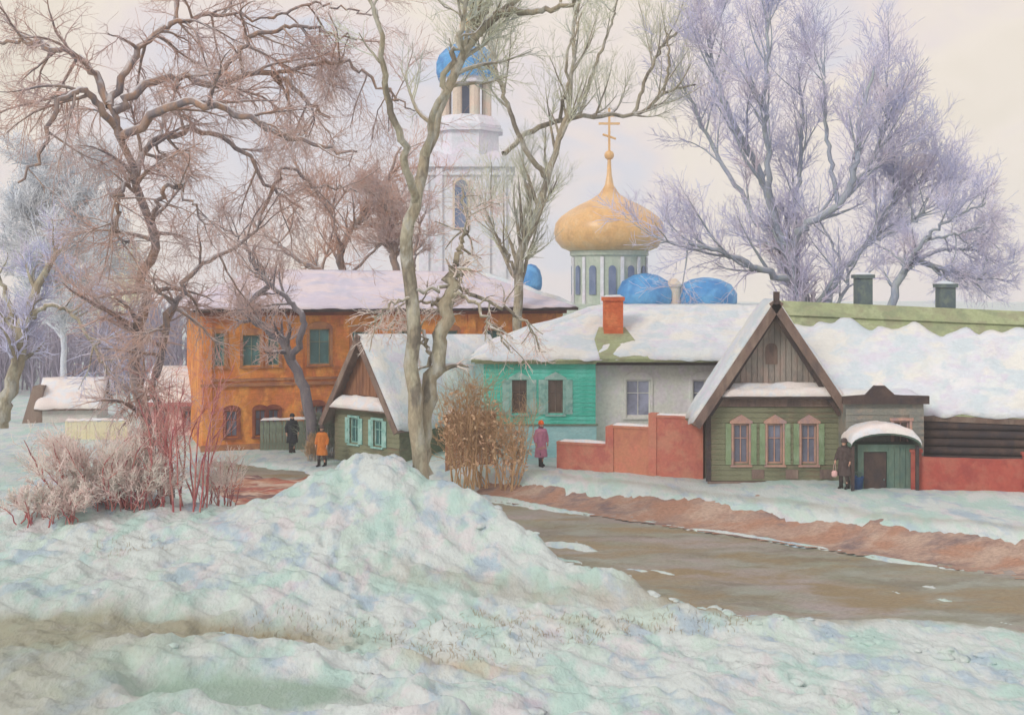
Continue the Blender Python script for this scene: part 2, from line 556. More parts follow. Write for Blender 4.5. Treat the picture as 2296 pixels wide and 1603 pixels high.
def height(X, Y):
    X, Y = np.asarray(X, float), np.asarray(Y, float)
    sd = road_s(X, Y) + 0.45 * fbm(X * 0.45, Y * 0.45, 3)
    far = bank_h(X, Y)
    sn = sd - 3.3 * sm(X, 4.0, 11.5)
    # snow lies on the platform, the bank front and the road are scraped bare
    bare_road = sm(sn, -9.3, -8.5) * (1 - sm(sd, -0.9, -0.1)) * sm(X, -13.5, -10.5)
    bare_bank = sm(sd, -0.4, 0.2) * (1 - sm(sd, 0.9, 1.8)) * sm(X, -2.5, -0.2) * (0.80 + 0.5 * fbm(X * 0.8 + 9, Y * 0.8, 83, 4))
    al = (X + 0.3) * 0.768 - (Y - 44.2) * 0.641
    slush = 0.45 * np.maximum(fbm(al * 0.3, sd * 1.6, 91, 4) - 0.22, 0)
    z = far + 0.10 + 0.10 * fbm(X * 0.3, Y * 0.3, 9) - (0.27 - slush) * bare_road - 0.26 * bare_bank
    nearm = 1 - sm(sn, -10.2, -8.7)
    base = 0.30 + 0.95 * sm(-X, -3.0, 8.0) + 0.05 * (28 - Y) * sm(-X, -2, 9) * 0
    mound = 2.35 * np.exp(-(np.abs((X + 3.05) / 2.7) ** 1.6 + ((Y - 34.2) / 3.2) ** 2))
    mound += 0.45 * np.exp(-(((X + 4.8) / 2.6) ** 2 + ((Y - 31.5) / 3.0) ** 2))
    mound += 1.25 * np.exp(-(((X - 0.2) / 2.3) ** 2 + ((Y - 31.9) / 2.0) ** 2))
    mound += 0.62 * np.exp(-(((X - 2.7) / 1.9) ** 2 + ((Y - 29.4) / 1.5) ** 2))
    mound += 0.30 * np.exp(-(((X - 5.6) / 2.2) ** 2 + ((Y - 27.4) / 1.1) ** 2))
    left = 0.55 * np.exp(-(((X + 10.5) / 4.0) ** 2 + ((Y - 33.0) / 3.0) ** 2))
    rg = 1 - np.abs(fbm(X * 1.5 + 3, Y * 1.5, 33, 4)) * 3.2
    lump = 0.17 * fbm(X * 0.8, Y * 0.8, 21) + 0.06 * fbm(X * 2.3, Y * 2.3, 31, 3) - 0.035 * np.maximum(rg, 0)
    lump2 = 0.07 * np.maximum(fbm(X * 1.6 + 40, Y * 1.1, 41, 3), 0) * 2
    # trodden track across the lower left
    trk = (Y - 24.3) - 0.10 * (X + 6)
    track = -0.34 * np.exp(-(trk / 1.1) ** 2) * sm(-X, 1.0, 4.0)
    r1_, r2_ = X * 0.8 - Y * 0.6, X * 0.6 + Y * 0.8
    lump = lump + (0.26 * np.abs(fbm(r1_ * 0.45, r2_ * 1.1, 111, 3)) + 0.12 * np.abs(fbm(r1_ * 1.3, r2_ * 2.6, 113, 3)) - 0.09) * (1 - 0.6 * sm(X, 4, 9))
    mmask = np.clip(mound / 1.2, 0, 1)
    lump = lump + mmask * (0.30 * np.abs(fbm(X * 0.75 + 7, Y * 0.75, 101, 3)) + 0.16 * np.abs(fbm(X * 1.9, Y * 1.9, 103, 3)) - 0.12)
    near = base + mound + left + lump + lump2 + track - 0.95 * np.exp(-(((X + 7.0) / 2.0) ** 2 + ((Y - 36.8) / 2.9) ** 2))
    z = z * (1 - nearm) + near * nearm
    z = z + (0.03 + 0.012 * nearm) * fbm(X * 4.5, Y * 4.5, 51, 2) * (Y < 70)
    # low ground beyond, to the left
    z = z - 1.2 * sm(Y, 75, 115) * sm(-X, 8, 25) + 0.6 * fbm(X * 0.06, Y * 0.06, 61) * sm(Y, 62, 90)
    return z


PU = (-4.35, 20.6)
PUZ = 0.86


_h0 = height
FOOT = []                          # footprints: (x, y, heading)
for p0_, p1_, n_ in (((-11.5, 23.4), (1.5, 25.2), 30), ((6.5, 20.5), (1.2, 28.3), 22), ((-2.0, 21.0), (-4.5, 29.5), 20)):
    hd_ = math.atan2(p1_[1] - p0_[1], p1_[0] - p0_[0])
    for i_ in range(n_):
        t_ = i_ / (n_ - 1)
        sd_ = 0.13 if i_ % 2 else -0.13
        wob = 0.35 * math.sin(t_ * 5 + n_)
        FOOT.append((p0_[0] + (p1_[0] - p0_[0]) * t_ - math.sin(hd_) * (sd_ + wob) + rnd.uniform(-.05, .05),
                     p0_[1] + (p1_[1] - p0_[1]) * t_ + math.cos(hd_) * (sd_ + wob) + rnd.uniform(-.05, .05), hd_ + rnd.uniform(-.2, .2)))


def height(X, Y):
    """the frozen hollow in the lower left is pressed into the snow"""
    X, Y = np.asarray(X, float), np.asarray(Y, float)
    z = _h0(X, Y)
    q = np.sqrt(((X - PU[0]) / 2.1) ** 2 + ((Y - PU[1]) / 0.8) ** 2) + 0.45 * fbm(X * 1.3, Y * 1.3, 77, 3)
    m = 1 - sm(q, 0.75, 1.25)
    if X.size > 1000:
        for fx_, fy_, fa in FOOT:
            k = (np.abs(X - fx_) < 0.6) & (np.abs(Y - fy_) < 0.6)
            dx, dy = X[k] - fx_, Y[k] - fy_
            u_ = dx * math.cos(fa) + dy * math.sin(fa)
            w_ = -dx * math.sin(fa) + dy * math.cos(fa)
            r_ = np.sqrt((u_ / 0.19) ** 2 + (w_ / 0.115) ** 2)
            z[k] += -0.16 * np.exp(-r_ ** 3) + 0.04 * np.exp(-((r_ - 1.5) / 0.35) ** 2)
    rim = np.exp(-((q - 1.45) / 0.3) ** 2) * (Y < 24)
    return np.where(rim > 0.05, np.maximum(z, (PUZ + 0.10) * rim), z) * (1 - m) + (PUZ - 0.02) * m


def axis(parts):
    return np.unique(np.concatenate([np.arange(a, b, st) for a, b, st in parts]))


def sheet(name, xs, ys, fz, mat, keep=None):
    X, Y = np.meshgrid(xs, ys)
    Z = fz(X, Y)
    v = np.stack([X, Y, Z], -1).reshape(-1, 3)
    nx, ny = len(xs), len(ys)
    i = np.arange(nx * ny).reshape(ny, nx)
    q = np.stack([i[:-1, :-1], i[:-1, 1:], i[1:, 1:], i[1:, :-1]], -1).reshape(-1, 4)
    if keep is not None:
        m = keep(X, Y).reshape(-1)
        q = q[m[q].all(1)]
        used, inv = np.unique(q, return_inverse=True)
        v, q = v[used], inv.reshape(q.shape)
    o = fastmesh(name, v, q, mat)
    o['kind'] = 'structure'
    return o


gx = axis([(-300, -120, 20), (-120, -30, 3), (-30, -16, 0.4), (-16, 14.5, 0.075), (14.5, 30, 0.4), (30, 120, 3), (120, 301, 20)])
gy = axis([(-40, 14, 6), (14, 18, 0.5), (18, 37, 0.075), (37, 40, 0.15), (40, 62, 0.25), (62, 130, 1.5), (130, 521, 15)])
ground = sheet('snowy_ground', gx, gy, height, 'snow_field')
gX, gY = np.meshgrid(gx, gy)
gsd = road_s(gX, gY) + 0.45 * fbm(gX * 0.45, gY * 0.45, 3)
gsn = gsd - 3.3 * sm(gX, 4.0, 11.5)
gtr = (gY - 24.3) - 0.10 * (gX + 6)
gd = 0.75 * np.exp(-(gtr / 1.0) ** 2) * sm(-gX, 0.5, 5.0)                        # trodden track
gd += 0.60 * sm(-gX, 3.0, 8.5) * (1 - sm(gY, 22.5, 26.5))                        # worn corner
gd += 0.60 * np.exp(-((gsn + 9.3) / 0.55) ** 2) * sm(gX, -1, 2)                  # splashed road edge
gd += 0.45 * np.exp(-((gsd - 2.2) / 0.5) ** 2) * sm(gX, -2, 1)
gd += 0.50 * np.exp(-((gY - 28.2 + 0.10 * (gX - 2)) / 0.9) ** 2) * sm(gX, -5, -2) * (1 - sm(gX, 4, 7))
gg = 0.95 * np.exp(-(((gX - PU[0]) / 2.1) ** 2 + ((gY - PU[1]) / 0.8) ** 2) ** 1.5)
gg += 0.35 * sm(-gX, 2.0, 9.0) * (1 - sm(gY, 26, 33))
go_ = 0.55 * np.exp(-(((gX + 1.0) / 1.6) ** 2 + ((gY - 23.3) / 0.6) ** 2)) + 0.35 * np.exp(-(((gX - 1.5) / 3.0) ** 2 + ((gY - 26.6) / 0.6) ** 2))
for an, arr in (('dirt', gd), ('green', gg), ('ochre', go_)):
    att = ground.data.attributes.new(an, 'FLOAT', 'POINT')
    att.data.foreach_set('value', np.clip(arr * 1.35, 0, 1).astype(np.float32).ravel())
ground['label'] = 'lumpy pale snow lying over the bank and fields'

road = sheet('road', axis([(-14, 26, 0.2)]), axis([(22, 58, 0.2)]),
             lambda X, Y: 0.0 + 0.05 * fbm(X * 0.8, Y * 0.8, 5) + 0.03 * fbm(X * 3, Y * 3, 6, 2) + 0.012 * np.sin(road_s(X, Y) * 2.9 + 1.5 * fbm(X * .3, Y * .3, 8)) + 0.02 * fbm(X * 7, Y * 7, 18, 2),
             'road_mud', lambda X, Y: (road_s(X, Y) > -11) & (road_s(X, Y) < 0.9))
road['label'] = 'muddy brown street with ruts between snow banks'
bank = sheet('earth_bank', axis([(-4, 26, 0.2)]), axis([(24, 50, 0.2)]),
             lambda X, Y: bank_h(X, Y) + 0.02 + (0.09 * fbm(X * 1.1, Y * 1.1, 15) + 0.06 * fbm(X * 4.5, Y * 4.5, 16, 3)) * sm(road_s(X, Y), 0.0, 0.8),
             'bank_earth', lambda X, Y: (road_s(X, Y) > -0.6) & (road_s(X, Y) < 3.4))
bank['label'] = 'bare brown earth bank along the far side of the street'
def rust_z(X, Y):
    q = ((X + 8.2) / 4.6) ** 2 + ((Y - 43.2) / 4.6) ** 2 + 0.45 * fbm(X * 0.7, Y * 0.7, 66, 4)
    return -0.35 + 0.85 * (1 - sm(q, 0.35, 1.25)) + 0.10 * fbm(X * 1.8, Y * 1.8, 67, 4)


rust = sheet('rust_bank', axis([(-14, -2.5, 0.16)]), axis([(37.5, 49, 0.16)]), rust_z, 'rust_earth', lambda X, Y: rust_z(X, Y) > -0.12)
rust['label'] = 'rust red and brown earth bank left of the snow mound'


def gz(x, y):
    return float(height(x, y))


# ------------------------------------------------------------------ building helpers
def facade(mb, w, z0, z1, holes, x0=0.0, d=0.18, y=0.0):
    xs = sorted({x0, x0 + w} | {h[0] for h in holes} | {h[1] for h in holes})
    zs = sorted({z0, z1} | {h[2] for h in holes} | {h[3] for h in holes})
    for a, b in zip(xs, xs[1:]):
        for c, e in zip(zs, zs[1:]):
            mx, mz = (a + b) / 2, (c + e) / 2
            if any(h[0] < mx < h[1] and h[2] < mz < h[3] for h in holes):
                continue
            mb.add([(a, y, c), (b, y, c), (b, y, e), (a, y, e)], [(0, 1, 2, 3)])
    for a, b, c, e in holes:
        mb.add([(a, y, c), (b, y, c), (b, y, e), (a, y, e), (a, y + d, c), (b, y + d, c), (b, y + d, e), (a, y + d, e)],
               [(0, 4, 5, 1), (1, 5, 6, 2), (2, 6, 7, 3), (3, 7, 4, 0)])
    return mb


BOARD = {}


def board(parent, x0, x1, z, h, y, mat, name='board'):
    """one lapped board: the lower edge stands proud"""
    key = (round(x1 - x0, 2), round(h, 3), mat)
    if key not in BOARD:
        L_ = x1 - x0
        mb = MB().add([(0, 0, 0), (L_, 0, 0), (L_, 0.012, h), (0, 0.012, h), (0, 0.035, 0), (L_, 0.035, 0), (L_, 0.03, h), (0, 0.03, h)],
                      [(0, 1, 2, 3), (5, 4, 7, 6), (0, 4, 5, 1), (3, 2, 6, 7), (0, 3, 7, 4), (1, 5, 6, 2)])
        me = bpy.data.meshes.new(name)
        me.from_pydata(mb.v, [], mb.f)
        me.materials.append(MAT[mat])
        BOARD[key] = me
    o = link(name, BOARD[key], None, parent)
    o.location = (x0, y - 0.04 + rnd.uniform(-0.006, 0.006), z)
    o.rotation_euler = (0, rnd.uniform(-0.003, 0.003), 0)
    return o


def boards(parent, x0, x1, z0, z1, holes, mat, h=0.2, y=0.0, xfun=None):
    n = int(round((z1 - z0) / h))
    h = (z1 - z0) / n
    for i in range(n):
        a, b = z0 + i * h, z0 + (i + 1) * h - 0.014
        X0, X1 = xfun(a + h / 2) if xfun else (x0, x1)
        segs = [(X0, X1)]
        for hx0, hx1, hz0, hz1 in holes:
            if hz1 > a and hz0 < b:
                ns = []
                for p, q in segs:
                    if hx1 <= p or hx0 >= q:
                        ns.append((p, q))
                        continue
                    if hx0 > p:
                        ns.append((p, hx0))
                    if hx1 < q:
                        ns.append((hx1, q))
                segs = ns
        for p, q in segs:
            if q - p > 0.06:
                board(parent, p, q, a, b - a, y, mat)


def arch_pts(x, z, w, h, n=8, rise=None):
    r = rise if rise is not None else w / 2
    pts = [(x - w / 2, z), (x + w / 2, z)]
    for k in range(n + 1):
        a = math.pi * k / n
        pts.append((x + w / 2 * math.cos(a), z + h - r + r * math.sin(a)))
    return pts


def window(parent, x, z, w, h, frame, pane, trim=None, shutter=None, sill=True, y=0.0, arch=False, pediment=False, bars=(1, 1), label=None, tw=0.09):
    """a window in its opening: casing, glazing bars, pane, sill, shutters, head board"""
    x0, x1, z0, z1 = x - w / 2, x + w / 2, z, z + h
    fw = 0.055
    mb = MB()
    mb.box(x0, x0 + fw, y + 0.05, y + 0.11, z0, z1).box(x1 - fw, x1, y + 0.05, y + 0.11, z0, z1)
    mb.box(x0 + fw, x1 - fw, y + 0.052, y + 0.108, z0, z0 + fw).box(x0 + fw, x1 - fw, y + 0.052, y + 0.108, z1 - fw, z1)
    for k in range(bars[0]):
        xx = x0 + w * (k + 1) / (bars[0] + 1)
        mb.box(xx - 0.018, xx + 0.018, y + 0.06, y + 0.10, z0 + fw, z1 - fw)
    for k in range(bars[1]):
        zz = z0 + h * (0.64 if bars[1] == 1 else (k + 1) / (bars[1] + 1))
        mb.box(x0 + fw, x1 - fw, y + 0.063, y + 0.097, zz - 0.016, zz + 0.016)
    o = mb.build('window', frame, parent)
    if label:
        o['label'] = label
    MB().box(x0 + 0.01, x1 - 0.01, y + 0.115, y + 0.13, z0 + 0.01, z1 - 0.01).build('pane', pane, o)
    if trim:
        t = MB()
        t.box(x0 - tw, x0 - 0.003, y - 0.07, y - 0.003, z0 - 0.04, z1 + 0.02).box(x1 + 0.003, x1 + tw, y - 0.07, y - 0.003, z0 - 0.04, z1 + 0.02)
        t.build('casing', trim, o)
        c = MB()
        if arch:
            r = w / 2 + tw
            pts = [(x - r, z1 + 0.02), (x + r, z1 + 0.02)] + [(x + r * math.cos(math.pi * k / 10), z1 + 0.03 + r * 0.55 * math.sin(math.pi * k / 10)) for k in range(11)]
            c.prism(pts, y - 0.085, y - 0.004)
        elif pediment:
            c.prism([(x - w / 2 - tw - 0.06, z1 + 0.022), (x + w / 2 + tw + 0.06, z1 + 0.022), (x + w / 2 + tw + 0.06, z1 + 0.10),
                     (x, z1 + 0.34), (x - w / 2 - tw - 0.06, z1 + 0.10)], y - 0.10, y - 0.004)
        else:
            c.box(x - w / 2 - tw - 0.04, x + w / 2 + tw + 0.04, y - 0.09, y - 0.004, z1 + 0.022, z1 + 0.12)
        c.build('head_board', trim, o)
    if sill:
        MB().box(x0 - tw - 0.04, x1 + tw + 0.04, y - 0.12, y - 0.002, z0 - 0.11, z0 - 0.045).build('sill', trim or frame, o)
    if shutter:
        sw = w * (0.36 if w < 0.58 else 0.5)
        for sd in (-1, 1):
            cx = x + sd * (w / 2 + tw + sw / 2 + 0.01)
            m = MB().box(cx - sw / 2, cx + sw / 2, y - 0.075, y - 0.045, z0 - 0.03, z1 + 0.02)
            for zz in (z0 + 0.1, (z0 + z1) / 2, z1 - 0.12):
                m.box(cx - sw / 2 + 0.02, cx + sw / 2 - 0.02, y - 0.095, y - 0.076, zz - 0.04, zz + 0.04)
            m.build('shutter', shutter, o)
    return o


def snowslab(name, parent, c00, c10, c11, c01, thick=0.2, nu=28, nv=12, seed=1, mat='snow_roof', rag=0.25, top=1.0, bottom=0.0, topfun=None):
    """a blanket of snow on a roof slope (c00,c10 eave; c01,c11 ridge)"""
    c = [np.array(p, float) for p in (c00, c10, c11, c01)]
    nn = np.cross(c[1] - c[0], c[3] - c[0])
    if np.linalg.norm(nn) < 1e-6:
        nn = np.cross(c[1] - c[0], c[2] - c[0])
    nn /= np.linalg.norm(nn)
    if nn[2] < 0:
        nn = -nn
    u = np.linspace(0, 1, nu)
    v = np.linspace(0, 1, nv)
    U, V = np.meshgrid(u, v)
    Ls = np.linalg.norm(c[1] - c[0])
    jag = rag * fbm(U * Ls * 1.1, V * 0 + seed, seed + 3, 3)
    jag2 = 0.06 * fbm(U * Ls * 1.7, V * 0 + seed + 9, seed + 5, 3)
    tp = topfun(U) if topfun is not None else top
    v0 = bottom - np.maximum(jag2, -0.05) * 0.6
    v1 = np.minimum(tp + jag * (1 if top < 1 or topfun is not None else 0), 1.0)
    VV = v0 + (v1 - v0) * V
    P = ((1 - U) * (1 - VV))[..., None] * c[0] + (U * (1 - VV))[..., None] * c[1] + (U * VV)[..., None] * c[2] + ((1 - U) * VV)[..., None] * c[3]
    e = np.minimum(np.minimum(U, 1 - U) * Ls / 0.35, np.minimum(V * 6, (1 - V) * 5))
    e = np.sqrt(np.clip(e, 0.04, 1))
    th = thick * e * (0.95 + 0.55 * fbm(U * Ls * 0.6 + seed, V * 3, seed, 3) + 0.35 * fbm(U * Ls * 2.2, V * 9, seed + 40, 3))
    T = P + nn * (th[..., None] + 0.004)
    B = P + nn * 0.004
    v = np.concatenate([T.reshape(-1, 3), B.reshape(-1, 3)])
    i = np.arange(nu * nv).reshape(nv, nu)
    q = [np.stack([i[:-1, :-1], i[:-1, 1:], i[1:, 1:], i[1:, :-1]], -1).reshape(-1, 4)]
    o = nu * nv
    for a in (i[0], i[:, -1], i[-1][::-1], i[::-1, 0]):
        q.append(np.stack([a[:-1] + o, a[1:] + o, a[1:], a[:-1]], -1))
    return fastmesh(name, v, np.concatenate(q), mat, parent)


def snowcap(name, parent, x0, x1, y0, y1, z, t=0.12, mat='snow_roof', seed=2, n=None):
    """soft ridge of snow lying on a narrow ledge"""
    n = n or max(6, int((x1 - x0) / 0.12))
    m = 7
    us = np.linspace(x0, x1, n)
    ws = np.linspace(0, 1, m)
    U, Wd = np.meshgrid(us, ws)
    e = np.sin(np.pi * np.clip(Wd, 0, 1)) ** 0.5
    ed = np.clip(np.minimum(U - x0, x1 - U) / 0.12, 0.0, 1) ** 0.5
    Z = z + 0.003 + t * e * ed * (0.75 + 0.6 * fbm(U * 1.9 + seed, Wd, seed, 3))
    Y = y0 + (y1 - y0) * Wd
    v = np.stack([U, Y, Z], -1).reshape(-1, 3)
    i = np.arange(n * m).reshape(m, n)
    q = np.stack([i[:-1, :-1], i[:-1, 1:], i[1:, 1:], i[1:, :-1]], -1).reshape(-1, 4)
    return fastmesh(name, v, q, mat, parent)


# ------------------------------------------------------------------ green log house with the steep gable
def green_house():
    bx, by, bz = 7.0, 43.5, 0.45
    h = thing('wooden_house', 'green wooden house with steep brown gable and three trimmed windows', 'house', (bx, by, bz))
    w, ez, apex = 4.7, 3.25, 6.75
    cx = w / 2 - 0.12
    wx = [1.1, 2.3, 3.5]
    holes = [(x - 0.27, x + 0.27, 0.95, 2.35) for x in wx]
    mb = facade(MB(), w, -0.5, ez, holes)
    mb.add([(0, 0, -0.5), (0, 1.3, -0.5), (0, 1.3, ez), (0, 0, ez)], [(0, 1, 2, 3)])
    mb.add([(w, 0, -0.5), (w, 1.3, -0.5), (w, 1.3, ez), (w, 0, ez)], [(3, 2, 1, 0)])
    mb.add([(0, 1.3, -0.5), (w, 1.3, -0.5), (w, 1.3, ez), (cx, 1.3, apex - 0.15), (0, 1.3, ez)], [(4, 3, 2, 1, 0)])
    mb.build('wall', 'house_green', h)
    boards(h, -0.02, w + 0.02, 0.35, 2.95, holes, 'house_green', 0.19)
    MB().box(-0.08, w + 0.08, -0.10, -0.012, -0.5, 0.33).build('plinth', 'brown_wood', h)
    MB().box(-0.1, w + 0.1, -0.10, -0.004, 2.97, 3.24).build('frieze', 'brown_wood', h)
    for x in wx:
        window(h, x, 0.95, 0.54, 1.4, 'trim_rose', 'pane_slate', 'trim_rose', 'shutter_green', pediment=True, tw=0.07)
    for x in (1.7, 2.9, 4.1):
        MB().box(x - 0.22, x + 0.22, -0.075, -0.046, 0.42, 0.74).build('panel', 'brown_wood', h)
    # corner boards
    for x in (-0.06, w + 0.06):
        MB().box(x - 0.09, x + 0.09, -0.08, -0.002 - 0.06, 0.33, 2.97).build('corner_board', 'dark_wood', h)
    # gable field, recessed, its own boards
    mbg = MB().prism([(0.0, ez), (w, ez), (cx, apex - 0.35)], 0.25, 0.32)
    mbg.build('gable_wall', 'gable_wood', h)
    sl_ = (apex - 0.35 - ez)
    for i in range(22):
        x = 0.12 + i * (w - 0.24) / 22
        xm = x + 0.1
        zt = ez + sl_ * (1 - abs(xm - cx) / (w / 2 + 0.02)) - 0.12
        if zt > ez + 0.55:
            m = MB().box(x, x + 0.175, 0.21 + rnd.uniform(-0.006, 0.006), 0.249, ez + 0.45, zt)
            m.build('gable_board', 'gable_wood', h)
    # attic window
    MB().prism(arch_pts(cx, 4.45, 0.42, 0.75), 0.185, 0.2085).build('attic_shutter', 'brown_wood', h)
    # pent ledge across the gable with snow
    pl = MB().slab([(0.12, -0.5, ez + 0.10), (w - 0.22, -0.5, ez + 0.10), (w - 0.42, 0.2, ez + 0.42), (0.32, 0.2, ez + 0.42)], 0.08).build('pent_roof', 'dark_wood', h)
    snowslab('snow_cover', pl, (0.35, -0.5, ez + 0.105), (w - 0.05, -0.5, ez + 0.105), (w - 0.15, 0.19, ez + 0.42), (0.45, 0.19, ez + 0.42), 0.24, 30, 8, 5, 'snow_warm', rag=0.1)
    # roof slopes (overhang .5 in front)
    oh = 0.58
    k = (apex - ez) / (w / 2)
    lx, rx_ = cx - (w / 2 + oh), cx + (w / 2 + oh)
    lz = apex - k * (w / 2 + oh)
    q = [(lx, -0.55, lz), (cx, -0.55, apex), (cx, 1.45, apex), (lx, 1.45, lz)]
    rl = MB().slab(q, 0.12).build('roof', 'tin_brown', h)
    snowslab('snow_cover', rl, q[0], q[3], q[2], q[1], 0.16, 16, 14, 7)
    q2 = [(rx_, -0.55, lz), (cx, -0.55, apex), (cx, 1.45, apex), (rx_, 1.45, lz)]
    rr = MB().slab(q2, 0.12).build('roof', 'tin_brown', h)
    snowslab('snow_cover', rr, q2[0], q2[3], q2[2], q2[1], 0.16, 16, 14, 8)
    # barge boards
    for sgn in (-1, 1):
        xe = cx + sgn * (w / 2 + oh)
        MB().slab([(xe, -0.64, lz + 0.02), (cx, -0.64, apex + 0.03), (cx, -0.56, apex + 0.03), (xe, -0.56, lz + 0.02)], 0.30).build('barge_board', 'brown_wood', h)
        MB().slab([(cx + sgn * (w / 2 + oh - 0.6), -0.40, lz + 0.35), (cx, -0.40, apex - 0.42), (cx, -0.33, apex - 0.42), (cx + sgn * (w / 2 + oh - 0.6), -0.33, lz + 0.35)], 0.14).build('inner_rake', 'dark_wood', h)
    MB().box(cx - 0.09, cx + 0.09, -0.72, -0.50, apex - 0.15, apex + 0.28).build('finial', 'dark_wood', h)
    # long wing to the right, its ridge along the street
    EL, ER = Vector((cx + 0.75, 0.62, 2.8)), Vector((17.0, -2.2, 2.48))
    RL, RR = Vector((cx + 0.75, 3.95, 6.6)), Vector((17.0, 1.9, 6.0))
    BL, BR = Vector((cx + 0.75, 8.2, 2.9)), Vector((17.0, 6.1, 2.6))
    wl = cx + 0.9
    MB().add([(wl, 0.95, -0.5), (17, -1.7, -0.5), (17, -1.7, 2.6), (wl, 0.95, 2.85), (wl, 8, -0.5), (17, 6, -0.5), (17, 6, 2.6), (wl, 8, 2.85), (17, 1.9, 5.9), (wl, 3.95, 6.4)],
             [(0, 1, 2, 3), (1, 5, 6, 8, 2), (5, 4, 7, 6), (4, 0, 3, 9, 7)]).build('wing_wall', 'dark_wood', h)
    d = Vector((17 - w, -2.05, 0)).normalized()
    for i in range(9):
        z = 0.0 + i * 0.29
        a = Vector((w + 2.2, 0.35 - 2.05 * 2.2 / 12.5 - 0.07, z))
        m = MB().tube([a, a + d * 10.2], [0.135 + 0.008 * rnd.random()] * 2, 10)
        m.build('log', 'dark_wood', h, True)
    rw = MB().slab([EL, ER, RR, RL], 0.1).build('roof', 'tin_green', h)
    dv = (RL - EL) * 0.0
    snowslab('snow_cover', rw, EL, ER, RR, RL, 0.22, 120, 22, 12, rag=0.10, topfun=lambda U: 0.82 + 0.02 * U - 0.10 * np.exp(-((U - 0.41) / 0.035) ** 2) - 0.06 * np.exp(-((U - 0.24) / 0.03) ** 2) - 0.07 * np.exp(-((U - 0.52) / 0.02) ** 2))
    MB().slab([BL, BR, RR, RL], 0.1).build('roof', 'tin_brown', h)
    # mossy tin cap along the ridge
    MB().slab([RL + Vector((0.2, -0.55, -0.46)), RR + Vector((0, -0.5, -0.42)), RR + Vector((0, 0.02, 0.07)), RL + Vector((0.2, 0.02, 0.07))], 0.05).build('ridge_cap', 'tin_green', h)
    MB().slab([EL + Vector((0, -0.02, -0.02)), ER + Vector((0, -0.02, -0.02)), ER + Vector((0, 0.05, 0.0)), EL + Vector((0, 0.05, 0.0))], 0.2).build('fascia', 'brown_wood', h)
    # two chimneys on the ridge
    for px, t in ((1935, 0), (2120, 1)):
        c = at(px, 660, 47.3 - 0.45 * t) - Vector((bx, by, bz))
        zb = 6.55 - 0.35 * t - 0.35
        ch = MB().box(c.x - 0.29, c.x + 0.29, c.y - 0.29, c.y + 0.29, zb, zb + 1.32).box(c.x - 0.36, c.x + 0.36, c.y - 0.36, c.y + 0.36, zb + 1.322, zb + 1.46)
        o = ch.build('chimney', 'chimney_grey', h)
        snowcap('snow_cap', o, c.x - 0.34, c.x + 0.34, c.y - 0.34, c.y + 0.34, zb + 1.46, 0.12)
    # entrance lobby with a stepped dark parapet
    x0, x1, yf, zt = 4.55, 7.25, -0.95, 3.28
    hol = [(6.2, 6.75, 1.75, 2.55)]
    mb = facade(MB(), x1 - x0, -0.5, zt, hol, x0, y=yf)
    mb.add([(x0, yf, -0.5), (x0, 0.4, -0.5), (x0, 0.4, zt), (x0, yf, zt), (x1, yf, -0.5), (x1, 0.4, -0.5), (x1, 0.4, zt), (x1, yf, zt)],
           [(0, 1, 2, 3), (7, 6, 5, 4), (3, 2, 6, 7)])
    mb.build('lobby_wall', 'grey_wood', h)
    boards(h, x0, x1, 0.0, 3.0, hol, 'grey_wood', 0.23, y=yf)
    window(h, 6.475, 1.75, 0.55, 0.8, 'trim_rose', 'pane_brown', 'trim_rose', None, y=yf)
    par = MB().prism([(x0 - 0.14, zt - 0.12), (x1 + 0.14, zt - 0.12), (x1 + 0.14, zt + 0.16), (6.5, zt + 0.18), (6.2, zt + 0.2), (5.85, zt + 0.52), (5.5, zt + 0.52), (5.2, zt + 0.2), (x0 - 0.14, zt + 0.14)], yf - 0.2, yf - 0.045)
    pa = par.build('parapet', 'dark_wood', h)
    snowcap('snow_cap', pa, 5.5, 5.85, yf - 0.2, yf - 0.03, zt + 0.52, 0.1, 'snow_warm')
    snowslab('snow_cover', pa, (x0, yf - 0.03, zt + 0.02), (x1, yf - 0.03, zt + 0.02), (x1, 0.6, zt + 0.25), (x0, 0.6, zt + 0.25), 0.12, 16, 6, 3)
    # porch box and its curved snowy canopy
    p0, p1, pf, pz = 4.75, 6.75, -1.75, 1.85
    dh = [(4.95, 5.75, -0.3, 1.6)]
    mb = facade(MB(), p1 - p0, -0.5, pz, dh, p0, y=pf, d=0.12)
    mb.add([(p0, pf, -0.5), (p0, yf, -0.5), (p0, yf, pz), (p0, pf, pz), (p1, pf, -0.5), (p1, yf, -0.5), (p1, yf, pz), (p1, pf, pz)],
           [(0, 1, 2, 3), (7, 6, 5, 4), (3, 2, 6, 7)])
    mb.build('porch_wall', 'porch_teal', h)
    for i in range(5):
        MB().box(5.8 + i * 0.19, 5.8 + i * 0.19 + 0.175, pf - 0.03 - 0.004 * (i % 2), pf - 0.003, -0.3, pz - 0.1).build('porch_board', 'porch_teal', h)
    dr = MB().box(4.97, 5.73, pf + 0.05, pf + 0.10, -0.3, 1.58).build('door', 'dark_wood', h)
    MB().ball((5.65, pf + 0.02, 0.65), 0.035, 8, 6).build('handle', 'chimney_grey', dr)
    MB().box(4.6, 6.3, pf - 0.6, pf - 0.01, -0.5, -0.12).build('step', 'grey_wood', h)
    n = 14
    ca, cw = MB(), 1.18
    arc = [(5.55 + cw * math.cos(math.pi - math.pi * k / n), 1.88 + 0.42 * math.sin(math.pi * k / n)) for k in range(n + 1)]
    ca.prism(arc + [(x, z - 0.06) for x, z in reversed(arc)], pf - 0.55, yf - 0.05)
    co = ca.build('canopy', 'porch_teal', h)
    sn = MB()
    vs, fs = [], []
